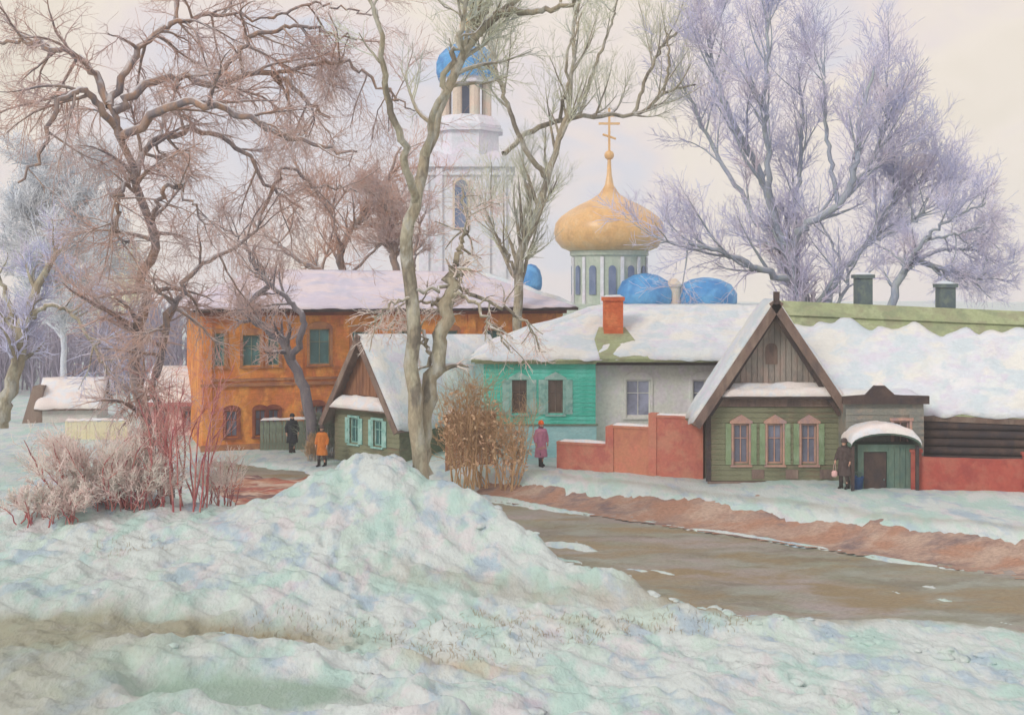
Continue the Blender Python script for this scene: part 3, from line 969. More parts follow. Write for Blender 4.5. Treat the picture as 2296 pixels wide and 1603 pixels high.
    for j, yy in enumerate(np.linspace(pf - 0.6, yf - 0.06, 8)):
        for k in range(n + 1):
            t = 0.26 * math.sin(math.pi * (k + 0.6) / (n + 1.2)) ** 0.7 * (0.55 if j in (0, 7) else 1) + 0.004 + 0.05 * rnd.random()
            x, z = arc[k]
            vs.append((x, yy, z + t))
    for j in range(7):
        for k in range(n):
            a = j * (n + 1) + k
            fs.append((a, a + 1, a + n + 2, a + n + 1))
    base = len(vs)
    for k in range(n + 1):
        vs.append((arc[k][0], pf - 0.6, arc[k][1]))
    for k in range(n):
        fs.append((base + k, base + k + 1, k + 1, k))
    sn.add(vs, fs)
    sn.build('snow_cover', 'snow_warm', co, True)
    for x in (4.45, 6.62):
        MB().box(x - 0.05, x + 0.05, pf - 0.5, pf - 0.4, -0.5, 1.86).build('post', 'dark_wood', h)
    return h


green_house()


# ------------------------------------------------------------------ turquoise house with hip roof
def teal_house():
    bx, by, bz = -1.15, 50.0, 0.5
    h = thing('turquoise_house', 'turquoise and grey house with snowy hip roof and orange chimney', 'house', (bx, by, bz))
    w, ez = 4.55, 4.15
    wx = [1.45, 2.92]
    holes = [(x - 0.3, x + 0.3, 2.0, 3.35) for x in wx]
    mb = facade(MB(), w, -0.6, ez, holes)
    mb.add([(0, 0, -0.6), (0, 8.4, -0.6), (0, 8.4, ez), (0, 0, ez)], [(0, 1, 2, 3)])
    mb.add([(w, 0, -0.6), (w, 0.8, -0.6), (w, 0.8, ez), (w, 0, ez)], [(3, 2, 1, 0)])
    mb.build('wall', 'teal', h)
    boards(h, 0, w, 1.55, 4.0, holes, 'teal', 0.18)
    MB().box(-0.05, w + 0.03, -0.07, -0.004, -0.6, 1.5).build('lower_wall', 'teal_pale', h)
    for x in wx:
        window(h, x, 2.0, 0.6, 1.35, 'brown_wood', 'pane_brown', 'shutter_pale', 'shutter_pale', pediment=True, tw=0.08)
    MB().box(-0.12, w + 0.1, -0.12, -0.004, 1.5, 1.57).build('belt_course', 'fence_green', h)
    MB().box(-0.35, w + 0.02, -0.35, -0.006, ez - 0.12, ez + 0.02).build('cornice', 'tin_green', h)
    # grey plastered half
    g0, g1, gy_ = w + 0.003, 12.5, 0.7
    gh = [(5.85, 6.85, 1.8, 3.3), (8.6, 9.6, 1.8, 3.3)]
    mb = facade(MB(), g1 - g0, -0.6, ez, gh, g0, y=gy_)
    mb.add([(g1, gy_, -0.6), (g1, 8.4, -0.6), (g1, 8.4, ez), (g1, gy_, ez), (0, 8.4, -0.6), (0, 8.4, ez)], [(3, 2, 1, 0), (1, 4, 5, 2)])
    mb.build('plaster_wall', 'grey_plaster', h)
    for x in (6.35, 9.1):
        window(h, x, 1.8, 1.0, 1.5, 'grey_plaster', 'pane_lilac', 'grey_plaster', None, y=gy_, arch=True, tw=0.1)
    MB().box(g0 + 0.02, g1, 0.08, gy_ - 0.004, ez - 0.2, ez + 0.01).build('gutter_board', 'dark_wood', h)
    # hip roof
    x0, x1, y0, y1 = -0.5, 13.2, -0.42, 9.0
    rz = 6.35
    ra, rb = Vector((5.5, 4.2, rz)), Vector((12.0, 4.2, rz))
    e00, e10, e11, e01 = (x0, y0, ez + 0.03), (x1, y0, ez + 0.03), (x1, y1, ez + 0.03), (x0, y1, ez + 0.03)
    r1 = MB().slab([e00, e10, rb, ra], 0.1).build('roof', 'tin_green', h)
    snowslab('snow_cover', r1, Vector(e00) * 0.995 + Vector((0.02, 0, 0)), Vector((x1, y0, ez + 0.03)), rb, ra, 0.22, 90, 16, 22)
    r2 = MB().add([e00, e01, tuple(ra), (x0, y0, ez - 0.07), (x0, y1, ez - 0.07)], [(0, 1, 2), (0, 3, 4, 1)]).build('roof', 'tin_green', h)
    snowslab('snow_cover', r2, e01, e00, ra, ra, 0.22, 40, 14, 24)
    MB().add([e01, e11, tuple(rb), tuple(ra)], [(0, 1, 2, 3)]).build('roof', 'tin_brown', h)
    MB().add([e10, e11, tuple(rb)], [(0, 1, 2)]).build('roof', 'tin_brown', h)
    # chimney, with the tin swept bare round its foot
    c0, c1, cy = 4.98, 5.78, 1.5
    ch = MB().box(c0, c1, cy - 0.35, cy + 0.35, 4.5, 6.55).box(c0 - 0.06, c1 + 0.06, cy - 0.41, cy + 0.41, 6.552, 6.72).build('chimney', 'chimney_brick', h)
    snowcap('snow_cap', ch, c0 - 0.04, c1 + 0.04, cy - 0.38, cy + 0.38, 6.72, 0.08)
    k = (rz - ez) / 4.62
    z_ = lambda y: ez + 0.03 + k * (y - y0) + 0.26
    MB().add([(4.7, y0 - 0.02, z_(y0) - 0.2), (6.7, y0 - 0.02, z_(y0) - 0.2), (6.2, 0.7, z_(0.7)), (5.9, 1.7, z_(1.7)), (4.8, 1.7, z_(1.7)), (4.55, 0.7, z_(0.7)), (4.5, y0, z_(y0) - 0.33), (6.9, y0, z_(y0) - 0.33)],
             [(0, 1, 2, 5), (5, 2, 3, 4), (6, 7, 1, 0)]).build('bare_tin', 'tin_green', h)
    return h


teal_house()


# ------------------------------------------------------------------ little hut with a steep gable
def hut():
    h = thing('gable_hut', 'small brown hut with steep gable beside the brick house', 'house', (-7.65, 53.2, 0.1), R(-42))
    w, ez, apex = 4.1, 2.35, 5.55
    cx = w / 2
    holes = [(1.0, 1.55, 0.9, 1.95), (2.5, 3.05, 0.9, 1.95)]
    mb = facade(MB(), w, -0.5, ez, holes)
    mb.add([(0, 0, -0.5), (0, 8, -0.5), (0, 8, ez), (0, 0, ez), (w, 0, -0.5), (w, 8, -0.5), (w, 8, ez), (w, 0, ez)], [(0, 1, 2, 3), (7, 6, 5, 4)])
    mb.build('wall', 'house_green', h)
    boards(h, 0, w, 0.1, 2.3, holes, 'house_green', 0.2)
    for x in (1.275, 2.775):
        window(h, x, 0.9, 0.55, 1.05, 'shutter_pale', 'pane_teal', 'shutter_pale', 'shutter_pale', tw=0.07)
    MB().prism([(0, ez), (w, ez), (cx, apex - 0.2)], 0.02, 0.1).build('gable_wall', 'gate_brown', h)
    for i in range(18):
        x = 0.1 + i * 0.218
        zt = ez + (apex - 0.2 - ez) * (1 - abs(x + 0.1 - cx) / (w / 2)) - 0.1
        if zt > ez + 0.7:
            MB().box(x, x + 0.2, -0.02 - 0.008 * (i % 2), 0.018, ez + 0.6, zt).build('gable_board', 'gate_brown', h)
    pl = MB().slab([(0.2, -0.55, ez + 0.05), (w - 0.2, -0.55, ez + 0.05), (w - 0.4, 0.0, ez + 0.55), (0.4, 0.0, ez + 0.55)], 0.07).build('pent_roof', 'brown_wood', h)
    snowslab('snow_cover', pl, (0.3, -0.55, ez + 0.055), (w - 0.3, -0.55, ez + 0.055), (w - 0.5, -0.03, ez + 0.53), (0.5, -0.03, ez + 0.53), 0.2, 18, 6, 4, 'snow_warm')
    k = (apex - ez) / (w / 2)
    oh = 0.45
    lz = apex - k * (w / 2 + oh)
    for sg in (-1, 1):
        xe = cx + sg * (w / 2 + oh)
        q = [(xe, -0.5, lz), (cx, -0.5, apex), (cx, 7.6, apex - 0.25), (xe, 7.6, lz)]
        r = MB().slab(q, 0.1).build('roof', 'brown_wood', h)
        snowslab('snow_cover', r, q[0], q[3], q[2], q[1], 0.2, 44, 14, 31 + sg)
        MB().slab([(xe, -0.58, lz + 0.02), (cx, -0.58, apex + 0.02), (cx, -0.51, apex + 0.02), (xe, -0.51, lz + 0.02)], 0.24).build('barge_board', 'brown_wood', h)
    return h


hut()


# ------------------------------------------------------------------ two-storey orange brick house
def brick_house():
    bx, by, bz = -14.1, 56.0, 0.0
    h = thing('brick_house', 'orange brick two storey house with snow on its low roof', 'house', (bx, by, bz), R(19))
    w, ez, dp = 17.6, 6.6, 9.5
    ups = [(0.75, 0.45, 1.5), (2.2, 0.8, 1.4), (3.2, 0.5, 1.5), (5.35, 0.95, 1.65), (7.3, 0.8, 1.5), (9.5, 0.8, 1.5), (11.7, 0.8, 1.5), (13.9, 0.8, 1.5), (16.0, 0.8, 1.5)]
    lows = [(1.3, 0.55, 1.2), (2.6, 0.5, 1.2), (3.2, 0.5, 1.2), (5.2, 0.7, 1.3), (7.2, 0.7, 1.3)]
    holes = [(x - a / 2, x + a / 2, 4.0, 4.0 + b) for x, a, b in ups] + [(x - a / 2, x + a / 2, 0.75, 0.75 + b) for x, a, b in lows]
    mb = facade(MB(), w, -0.6, ez, holes, d=0.22)
    mb.add([(0, 0, -0.6), (0, dp, -0.6), (0, dp, ez), (0, 0, ez), (w, 0, -0.6), (w, dp, -0.6), (w, dp, ez), (w, 0, ez)], [(0, 1, 2, 3), (7, 6, 5, 4), (1, 5, 6, 2)])
    mb.build('wall', 'brick_orange', h)
    for x, a, b in ups:
        window(h, x, 4.0, a, b, 'fence_green', 'pane_teal', 'brick_trim', None, arch=True, tw=0.13)
    for x, a, b in lows:
        window(h, x, 0.75, a, b, 'brick_dark', 'pane_slate', 'brick_dark', None, arch=True, tw=0.12)
    MB().box(-0.10, w + 0.1, -0.12, -0.004, 3.05, 3.2).build('string_course', 'brick_trim', h)
    MB().box(-0.06, w + 0.06, -0.08, -0.005, 3.3, 3.42).build('string_course', 'brick_trim', h)
    MB().box(-0.1, w + 0.1, -0.1, -0.006, -0.6, 0.4).build('plinth', 'brick_trim', h)
    MB().box(-0.15, w + 0.15, -0.2, -0.003, ez - 0.3, ez - 0.02).build('cornice', 'brick_dark', h)
    for x in (0.22, 4.35, 8.4, 12.8, w - 0.22):
        MB().box(x - 0.2, x + 0.2, -0.09, -0.007, 0.4, ez - 0.3).build('pilaster', 'brick_orange', h)
    x0, x1, y0, y1 = -0.6, w + 0.6, -0.65, dp + 0.6
    rz = 8.5
    ra, rb = Vector((3.6, 4.8, rz)), Vector((14.2, 4.8, rz - 0.1))
    z = ez + 0.0
    r1 = MB().slab([(x0, y0, z), (x1, y0, z), rb, ra], 0.14).build('roof', 'dark_wood', h)
    snowslab('snow_cover', r1, (x0, y0, z), (x1, y0, z), rb, ra, 0.12, 100, 18, 41, 'snow_lilac')
    r2 = MB().add([(x0, y1, z), (x0, y0, z), tuple(ra)], [(0, 1, 2)]).build('roof', 'dark_wood', h)
    snowslab('snow_cover', r2, (x0, y1, z), (x0, y0, z), ra, ra, 0.16, 40, 14, 43, 'snow_lilac')
    r3 = MB().add([(x1, y0, z), (x1, y1, z), tuple(rb)], [(0, 1, 2)]).build('roof', 'dark_wood', h)
    snowslab('snow_cover', r3, (x1, y0, z), (x1, y1, z), rb, rb, 0.22, 40, 14, 44)
    MB().add([(x0, y1, z), (x1, y1, z), tuple(rb), tuple(ra)], [(0, 1, 2, 3)]).build('roof', 'dark_wood', h)
    return h


brick_house()


# ------------------------------------------------------------------ small houses on the left
def small_left():
    h = thing('pink_house', 'small pink house with pale roof left of the brick house', 'house', (-18.6, 62.5, 0.05))
    w = 3.4
    hol = [(0.5, 1.0, 0.5, 1.3), (1.9, 2.4, 0.5, 1.3)]
    mb = facade(MB(), w, -0.6, 1.9, hol)
    mb.add([(0, 0, -0.6), (0, 5, -0.6), (0, 5, 1.9), (0, 2.5, 3.2), (0, 0, 1.9), (w, 0, -0.6), (w, 5, -0.6), (w, 5, 1.9), (w, 2.5, 3.2), (w, 0, 1.9)],
           [(0, 1, 2, 3, 4), (9, 8, 7, 6, 5)])
    mb.build('wall', 'pink_wall', h)
    for x in (0.75, 2.15):
        window(h, x, 0.5, 0.5, 0.8, 'dark_red', 'pane_slate', 'dark_red', None)
    q = [(-0.4, -0.45, 1.75), (w + 0.4, -0.45, 1.75), (w + 0.4, 2.5, 3.4), (-0.4, 2.5, 3.4)]
    r = MB().slab(q, 0.1).build('roof', 'pale_roof', h)
    snowslab('snow_cover', r, *q, 0.16, 24, 10, 51, 'snow_warm')
    MB().slab([(-0.4, 5.4, 1.75), (w + 0.4, 5.4, 1.75), (w + 0.4, 2.5, 3.4), (-0.4, 2.5, 3.4)], 0.1).build('roof', 'pale_roof', h)
    MB().box(-0.42, w + 0.42, -0.5, -0.455, 1.55, 1.75).build('fascia', 'dark_red', h)
    
    h = thing('snowy_shed', 'low dark shed under thick snow near the far wood', 'shed', (-26.0, 68.0, gz(-26, 68)), R(8))
    w, ez, ap = 2.9, 1.0, 2.35
    MB().add([(0, 0, -0.4), (w, 0, -0.4), (w, 0, ez), (0, 0, ez), (0, 3.4, -0.4), (w, 3.4, -0.4), (w, 3.4, ez), (0, 3.4, ez), (0, 1.7, ap), (w, 1.7, ap)],
             [(0, 1, 2, 3), (5, 4, 7, 6), (4, 0, 3, 8, 7), (1, 5, 6, 9, 2)]).build('wall', 'pale_roof', h)
    MB().prism([(-1.15, -0.3), (0.02, -0.3), (0.02, 2.0), (-0.5, 2.0)], 0.0, 2.6).build('gable_end', 'brown_wood', h)
    q = [(-0.35, -0.4, 0.75), (w + 0.3, -0.4, 0.75), (w + 0.3, 1.7, ap), (-0.35, 1.7, ap)]
    r = MB().slab(q, 0.1).build('roof', 'brown_wood', h)
    snowslab('snow_cover', r, *q, 0.25, 24, 10, 55, 'snow_warm')
    q = [(w + 0.3, 3.8, 0.75), (-0.35, 3.8, 0.75), (-0.35, 1.7, ap), (w + 0.3, 1.7, ap)]
    MB().slab(q, 0.1).build('roof', 'brown_wood', h)

    h = thing('yellow_tower', 'tall pale yellow building fading in the mist beyond the wood', 'building', (-57.0, 165.0, -1.5))
    MB().box(0, 5.2, 0, 6, -1, 15).build('wall', 'yellow_wall', h)
    for z in (7.6, 11.0):
        for x in (0.7, 2.2, 3.7):
            f = MB().box(x - 0.05, x + 0.85, -0.08, -0.004, z - 0.05, z + 1.55).build('window', 'church_cream', h)
            MB().box(x, x + 0.8, -0.11, -0.081, z, z + 1.5).build('pane', 'pane_lilac', f)
    q = MB().add([(-0.4, -0.4, 15), (5.6, -0.4, 15), (5.6, 6.4, 15), (-0.4, 6.4, 15), (2.6, 3, 16.6)], [(0, 1, 4), (1, 2, 4), (2, 3, 4), (3, 0, 4), (3, 2, 1, 0)])
    q.build('roof', 'snow_roof', h)


small_left()


# ------------------------------------------------------------------ church
def cross(parent, x, y, z, hgt, mat='dome_gold', name='cross'):
    t = hgt * 0.025
    m = MB().box(x - t, x + t, y - t, y + t, z, z + hgt)
    m.box(x - hgt * 0.24, x + hgt * 0.24, y - t * 0.9, y + t * 0.9, z + hgt * 0.62, z + hgt * 0.62 + 2 * t)
    m.box(x - hgt * 0.12, x + hgt * 0.12, y - t * 0.9, y + t * 0.9, z + hgt * 0.80, z + hgt * 0.80 + 2 * t)
    a = [Vector((x - hgt * 0.15, y, z + hgt * 0.40)), Vector((x + hgt * 0.15, y, z + hgt * 0.30))]
    m.tube(a, [t * 1.1] * 2, 6)
    return m.build(name, mat, parent)


def onion(R0, z0, hgt):
    prof = [(0.70, 0.0), (0.84, 0.05), (0.95, 0.13), (1.0, 0.24), (0.975, 0.35), (0.88, 0.46), (0.72, 0.57), (0.53, 0.66), (0.36, 0.74), (0.22, 0.82), (0.12, 0.89), (0.06, 0.95), (0.03, 1.0)]
    return [(R0 * r, z0 + hgt * z) for r, z in prof]


def bell_tower():
    D = 110.0
    c = at(1046, 0, D).x
    t = thing('bell_tower', 'pale church bell tower with faceted blue dome', 'bell tower', (c, D, -0.5))
    o = 0.5
    w = 3.95
    wz = [(-0.75, 0.75, 12.2, 17.0)]
    mb = facade(MB(), 2 * w, -2, 19.0 + o, [(-0.8 + 0 - 0.25, 0.45, 13.0, 17.2)], -w, d=0.5, y=-w)
    mb.add([(-w, -w, -2), (-w, w, -2), (-w, w, 19.5), (-w, -w, 19.5), (w, -w, -2), (w, w, -2), (w, w, 19.5), (w, -w, 19.5)], [(0, 1, 2, 3), (7, 6, 5, 4), (1, 5, 6, 2), (3, 2, 6, 7)])
    mb.build('lower_tier', 'church_wall', t)
    wn = MB().prism(arch_pts(-0.3, 13.0, 1.5, 4.5), -w - 0.1, -w - 0.004).build('window', 'church_cream', t)
    MB().prism(arch_pts(-0.3, 13.2, 1.1, 4.1), -w - 0.14, -w - 0.102).build('pane', 'window_blue', wn)
    for x in (-3.4, -2.2, 1.9, 3.3):
        MB().box(x - 0.28, x + 0.28, -w - 0.22, -w - 0.006, -2, 18.3).build('pilaster', 'church_wall', t)
    MB().box(-w - 0.4, w + 0.4, -w - 0.4, w + 0.4, 18.4, 18.8).box(-w - 0.25, w + 0.25, -w - 0.25, w + 0.25, 17.7, 17.9).build('cornice', 'church_wall', t)
    for x in (-2.6, 0, 2.6):
        k = MB()
        pts = [(x + 1.25 * math.cos(math.pi * j / 12), 18.802 + 1.0 * math.sin(math.pi * j / 12)) for j in range(13)]
        k.prism(pts, -w - 0.15, -w + 0.4)
        k.build('gable_arch', 'church_wall', t)
    MB().lathe([(3.1, 19.4), (3.1, 22.0), (3.35, 22.05), (3.35, 22.3), (2.9, 22.9), (2.3, 23.25), (2.1, 23.3)], seg=8, ph=R(22.5)).build('octagon', 'church_wall', t)
    MB().lathe([(3.5, 21.75), (3.5, 22.0), (3.3, 22.0)], seg=8, ph=R(22.5)).build('octagon_cornice', 'church_wall', t)
    for k in range(8):
        a = R(22.5 + 45 * k)
        x, y = 1.95 * math.cos(a), 1.95 * math.sin(a)
        m = MB().lathe([(0.42, 23.2), (0.42, 26.2)], (x, y), 8)
        m.build('pier', 'church_cream', t)
    MB().lathe([(1.2, 23.2), (1.2, 26.2)], seg=8, ph=R(22.5)).build('bell_core', 'window_blue', t)
    MB().lathe([(2.45, 26.1), (2.5, 26.5), (2.75, 26.6)], seg=8, ph=R(22.5)).build('belfry_cornice', 'church_wall', t)
    MB().lathe([(2.7, 26.55), (2.85, 27.0), (2.85, 27.9), (2.6, 28.6), (1.9, 29.3), (1.0, 29.8), (0.5, 30.1), (0.42, 30.9)], seg=8, ph=R(22.5)).build('dome', 'dome_blue', t)
    cu = MB().lathe(onion(0.62, 30.9, 1.9), seg=14).build('cupola', 'dome_gold', t, True)
    cross(t, 0, 0, 32.75, 2.0)
    # low gable of the nave behind
    MB().box(-w - 6, -w - 0.01, -1, 4, -2, 7.5).build('nave_wall', 'church_wall', t)


def church():
    D = 95.0
    c = at(1366, 0, D).x
    t = thing('church', 'church with a big gold onion dome and small blue domes', 'church', (c, D, 0))
    MB().box(-6.5, 10, -4, 10, -1.5, 6.3).build('wall', 'church_green', t)
    MB().lathe([(2.85, 6.2), (2.85, 9.9), (3.05, 10.0), (3.05, 10.35), (2.9, 10.5)], seg=24).build('drum', 'church_green', t, False)
    for k in range(12):
        a = R(15 + 30 * k)
        x, y = 2.87 * math.sin(a), -2.87 * math.cos(a)
        p = MB().box(-0.13, 0.13, -0.12, 0.0, 6.3, 9.85).build('drum_pilaster', 'church_wall', t)
        p.location = (x, y, 0)
        p.rotation_euler = (0, 0, a)
    for k in range(12):
        a = R(30 * k)
        p = MB().prism(arch_pts(0, 7.0, 0.55, 2.2), -0.06, 0.01)
        o = p.build('window', 'window_blue', t)
        o.location = (2.87 * math.sin(a), -2.87 * math.cos(a), 0)
        o.rotation_euler = (0, 0, a)
    MB().lathe([(3.1, 10.35), (3.7, 10.6), (4.15, 11.15), (4.28, 11.8), (4.15, 12.5), (3.75, 13.0), (3.05, 13.5), (2.25, 13.95), (1.4, 14.35), (0.75, 14.8), (0.36, 15.4), (0.2, 16.2), (0.14, 17.2), (0.12, 17.7)], seg=36).build('dome', 'dome_gold', t, True)
    MB().ball((0, 0, 17.75), 0.38, 14, 10).build('orb', 'dome_gold', t, True)
    cross(t, 0, 0, 18.0, 3.4)
    # blue side domes on short drums
    for px, r, zb, zt, d in ((1447, 2.1, 6.2, 8.6, 91.5), (1582, 2.35, 6.1, 8.3, 92.0), (1190, 0.85, 7.4, 9.3, 92.0)):
        p = at(px, 0, d)
        x, y = p.x - c, d - D
        MB().lathe([(r * 0.78, 4.0), (r * 0.78, zb)], (x, y), 18).build('side_drum', 'church_cream', t, False)
        hh = zt - zb
        MB().lathe([(r * 0.9, zb - 0.05), (r, zb + 0.15 * hh), (r * 1.0, zb + 0.45 * hh), (r * 0.82, zb + 0.75 * hh), (r * 0.45, zb + 0.94 * hh), (r * 0.1, zt)], (x, y), 20).build('side_dome', 'dome_blue', t, True)
    p = at(1510, 0, 91)
    MB().lathe([(0.5, 4), (0.5, 7.5), (0.6, 7.6), (0.6, 7.8), (0.2, 8.2)], (p.x - c, 91 - D), 14).build('turret', 'church_cream', t, False)


bell_tower()
church()


# ------------------------------------------------------------------ fences
def fence(p, q, h, mat, label, name='plank_fence', pw=0.14, snow=True, cat='fence', z0=None, thick=0.03):
    p, q = Vector(p), Vector(q)
    d = q - p
    L_ = d.xy.length
    z = min(gz(p.x, p.y), gz(q.x, q.y)) if z0 is None else z0
    t = thing(name, label, cat, (p.x, p.y, z), math.atan2(d.y, d.x))
    n = int(L_ / pw)
    pw = L_ / n
    key = (round(h, 2), mat, round(pw, 3))
    if key not in BOARD:
        m = MB().box(0.004, pw - 0.006, -thick, 0, -0.35, h)
        me = bpy.data.meshes.new('plank')
        me.from_pydata(m.v, [], m.f)
        me.materials.append(MAT[mat])
        BOARD[key] = me
    for i in range(n):
        o = link('plank', BOARD[key], None, t)
        o.location = (i * pw, rnd.uniform(-0.008, 0.008), rnd.uniform(-0.05, 0.04))
        o.rotation_euler = (0, rnd.uniform(-0.012, 0.012), 0)
    for zz in (0.3, h - 0.3):
        MB().box(0, L_, 0.012, 0.07, zz, zz + 0.09).build('rail', mat, t)
    for i in range(int(L_ / 2.2) + 1):
        x = min(0.06 + i * 2.2, L_ - 0.06)
        MB().box(x - 0.06, x + 0.06, 0.072, 0.19, -0.35, h - 0.05).build('post', 'brown_wood', t)
    if snow:
        snowcap('snow_cap', t, 0, L_, -0.07, 0.10, h + 0.03, 0.14, 'snow_warm', seed=rnd.randint(1, 90))
    return t


def stepped_wall():
    a, e = Vector((1.75, 46.7, 0)), Vector((6.98, 44.6, 0))
    d = e - a
    t = thing('stepped_wall', 'salmon red masonry wall stepping up towards the green house', 'wall', (a.x, a.y, 0.5), math.atan2(d.y, d.x))
    L_ = d.length
    for x0, x1, h, mt, k in ((0, 2.1, 1.25, 'red_boards', 3), (2.1, 3.75, 1.95, 'rust_boards', 4), (3.75, L_, 2.4, 'red_boards', 5)):
        n = int((x1 - x0) / 0.3)
        top = [(x0 + (x1 - x0) * i / n, h + rnd.uniform(-0.025, 0.025)) for i in range(n + 1)]
        p_ = [(x0 + 0.002, -0.6), (x1 - 0.002, -0.6)] + list(reversed(top))
        w_ = MB().prism(p_, -0.16, 0.16).build('wall_section', mt, t)
        MB().box(x0 + 0.003, x1 + 0.06, -0.20, 0.20, h - 0.04, h + 0.05).build('coping', mt, w_)
        snowcap('snow_cap', w_, x0 + 0.1, x1 - 0.05, -0.19, 0.19, h + 0.05, 0.10, 'snow_warm', seed=k)
    for x in (2.1, 3.75, L_ - 0.15):
        MB().box(x - 0.15, x + 0.15, -0.21, 0.205, -0.6, (1.95 if x < 3 else 2.5)).build('pier', 'red_boards', t)


stepped_wall()
def right_wall():
    a, e = Vector((13.55, 41.7, 0)), Vector((21.5, 39.6, 0))
    d = e - a
    t = thing('masonry_wall', 'dark brick red wall right of the porch', 'wall', (a.x, a.y, 0.55), math.atan2(d.y, d.x))
    L_ = d.length
    n = 24
    top = [(L_ * i / n, 1.36 + rnd.uniform(-0.03, 0.03) + (0.1 if i > 11 else 0)) for i in range(n + 1)]
    w_ = MB().prism([(0, -0.6), (L_, -0.6)] + list(reversed(top)), -0.15, 0.15).build('wall_section', 'red_dark', t)
    for x in (0.15, 3.7, 7.4):
        MB().box(x - 0.17, x + 0.17, -0.2, 0.2, -0.6, 1.52).build('pier', 'red_dark', t)
        MB().box(x - 0.21, x + 0.21, -0.24, 0.24, 1.521, 1.6).build('pier_cap', 'red_dark', t)


right_wall()
fence((-11.6, 56.6), (-7.3, 57.6), 1.4, 'fence_green', 'grey green plank fence in front of the brick house', z0=0.05)
fence((-2.6, 47.9), (-0.6, 47.8), 2.3, 'gate_brown', 'brown plank gate behind the ochre bush', 'plank_gate', z0=0.4, cat='gate')
fence((-22.0, 60.5), (-19.0, 60.8), 0.9, 'yellow_wall', 'pale yellow low fence left of the pink house', z0=0.1)


# ------------------------------------------------------------------ trees
def resample(pts, K):
    P = np.array([tuple(p) for p in pts], float)
    if len(P) == 2:
        t = np.linspace(0, 1, K)[:, None]
        return P[0] * (1 - t) + P[1] * t
    Q = np.vstack([2 * P[0] - P[1], P, 2 * P[-1] - P[-2]])
    out = []
    n = len(P) - 1
    for u in np.linspace(0, n - 1e-6, K):
        i = int(u)
        t = u - i
        a, b, c, d = Q[i], Q[i + 1], Q[i + 2], Q[i + 3]
        out.append(0.5 * (2 * b + (c - a) * t + (2 * a - 5 * b + 4 * c - d) * t * t + (3 * b - a - 3 * c + d) * t ** 3))
    return np.array(out)


def limbset(specs, K=26, jit=0.05):
    """specs: list of (points, r0, r1)"""
    P = np.stack([resample(p, K) for p, a, b in specs])
    P[:, 1:-1] += rng.normal(0, jit, P[:, 1:-1].shape)
    t = np.linspace(0, 1, K)[None, :]
    Rr = np.stack([a * (1 - t[0]) ** 0.8 + b * t[0] ** 1.0 for p, a, b in specs])
    return P, Rr


def spawn(P, Rr, n, t0, t1, ang, length, lvar, K, curl, up, rfac, tip, side=1.0, flat=0.0):
    Nn, Kp, _ = P.shape
    Ls = np.linalg.norm(np.diff(P, axis=1), axis=2).sum(1)
    idx = rng.choice(Nn, n, p=Ls / Ls.sum())
    t = t0 + (t1 - t0) * rng.random(n) ** 0.85
    f = t * (Kp - 1)
    i0 = np.minimum(f.astype(int), Kp - 2)
    fr = (f - i0)[:, None]
    S = P[idx, i0] * (1 - fr) + P[idx, i0 + 1] * fr
    T = nrm(P[idx, i0 + 1] - P[idx, i0])
    r = Rr[idx, i0] * (1 - fr[:, 0]) + Rr[idx, i0 + 1] * fr[:, 0]
    rv = rng.normal(size=(n, 3))
    rv[:, 1] *= (1 - flat)
    rv = nrm(rv - (rv * T).sum(1, keepdims=True) * T)
    a = np.radians(ang) * (0.6 + 0.8 * rng.random(n))[:, None]
    d = nrm(T * np.cos(a) + rv * np.sin(a) + np.array([0, 0, up]) * 0.5)
    ln = length * (1 + lvar * (rng.random(n) * 2 - 1)) * (1.1 - 0.5 * t)
    Q = np.zeros((n, K, 3))
    Q[:, 0] = S
    st = (ln / (K - 1))[:, None]
    for k in range(1, K):
        Q[:, k] = Q[:, k - 1] + d * st
        d = nrm(d + rng.normal(0, curl, (n, 3)) + np.array([0, 0, up * 0.12]))
    tt = np.linspace(0, 1, K)[None]
    r0 = np.minimum(r * rfac, r * 0.95)[:, None]
    Rq = r0 * (1 - tt) + np.minimum(tip, r0) * tt
    return Q, Rq


def tree(name, label, base, limbs, bark, twig, levels, group=None, sides=7, jit=0.05, cat='tree', floor=0.004):
    t = thing(name, label, cat, base, 0, group)
    off = np.array(base)
    P, Rr = limbset(limbs, jit=jit)
    # trunk flare
    v, f = tubes(P[:1] - off, Rr[:1], 10)
    fastmesh('trunk', v, f, bark, t)
    if len(P) > 1:
        v, f = tubes(P[1:] - off, Rr[1:], sides)
        fastmesh('limbs', v, f, bark, t)
    V, F, o = [], [], 0
    cur = (P, Rr)
    for li, lv in enumerate(levels):
        Q, Rq = spawn(*cur, **lv)
        Rq = np.maximum(Rq, floor)
        v, f = tubes(Q - off, Rq, 5 if li == 0 else 3)
        V.append(v)
        F.append(f + o)
        o += len(v)
        if li == 0:
            nb = len(f)
        cur = (Q, Rq)
    c = fastmesh('crown', np.concatenate(V), np.concatenate(F), twig, t)
    c.data.materials.append(MAT[bark])
    mi = np.zeros(len(c.data.polygons), np.int32)
    mi[:nb] = 1
    c.data.polygons.foreach_set('material_index', mi)
    return t


def pts(d, *xy, dj=0.0):
    out = []
    for k, p in enumerate(xy):
        dd = d + (p[2] if len(p) > 2 else 0)
        out.append(at(p[0], p[1], dd))
    return out


def L0(n, length, **k):
    d = dict(n=n, t0=0.25, t1=0.98, ang=45, length=length, lvar=0.5, K=9, curl=0.16, up=0.3, rfac=0.6, tip=0.012)
    d.update(k)
    return d


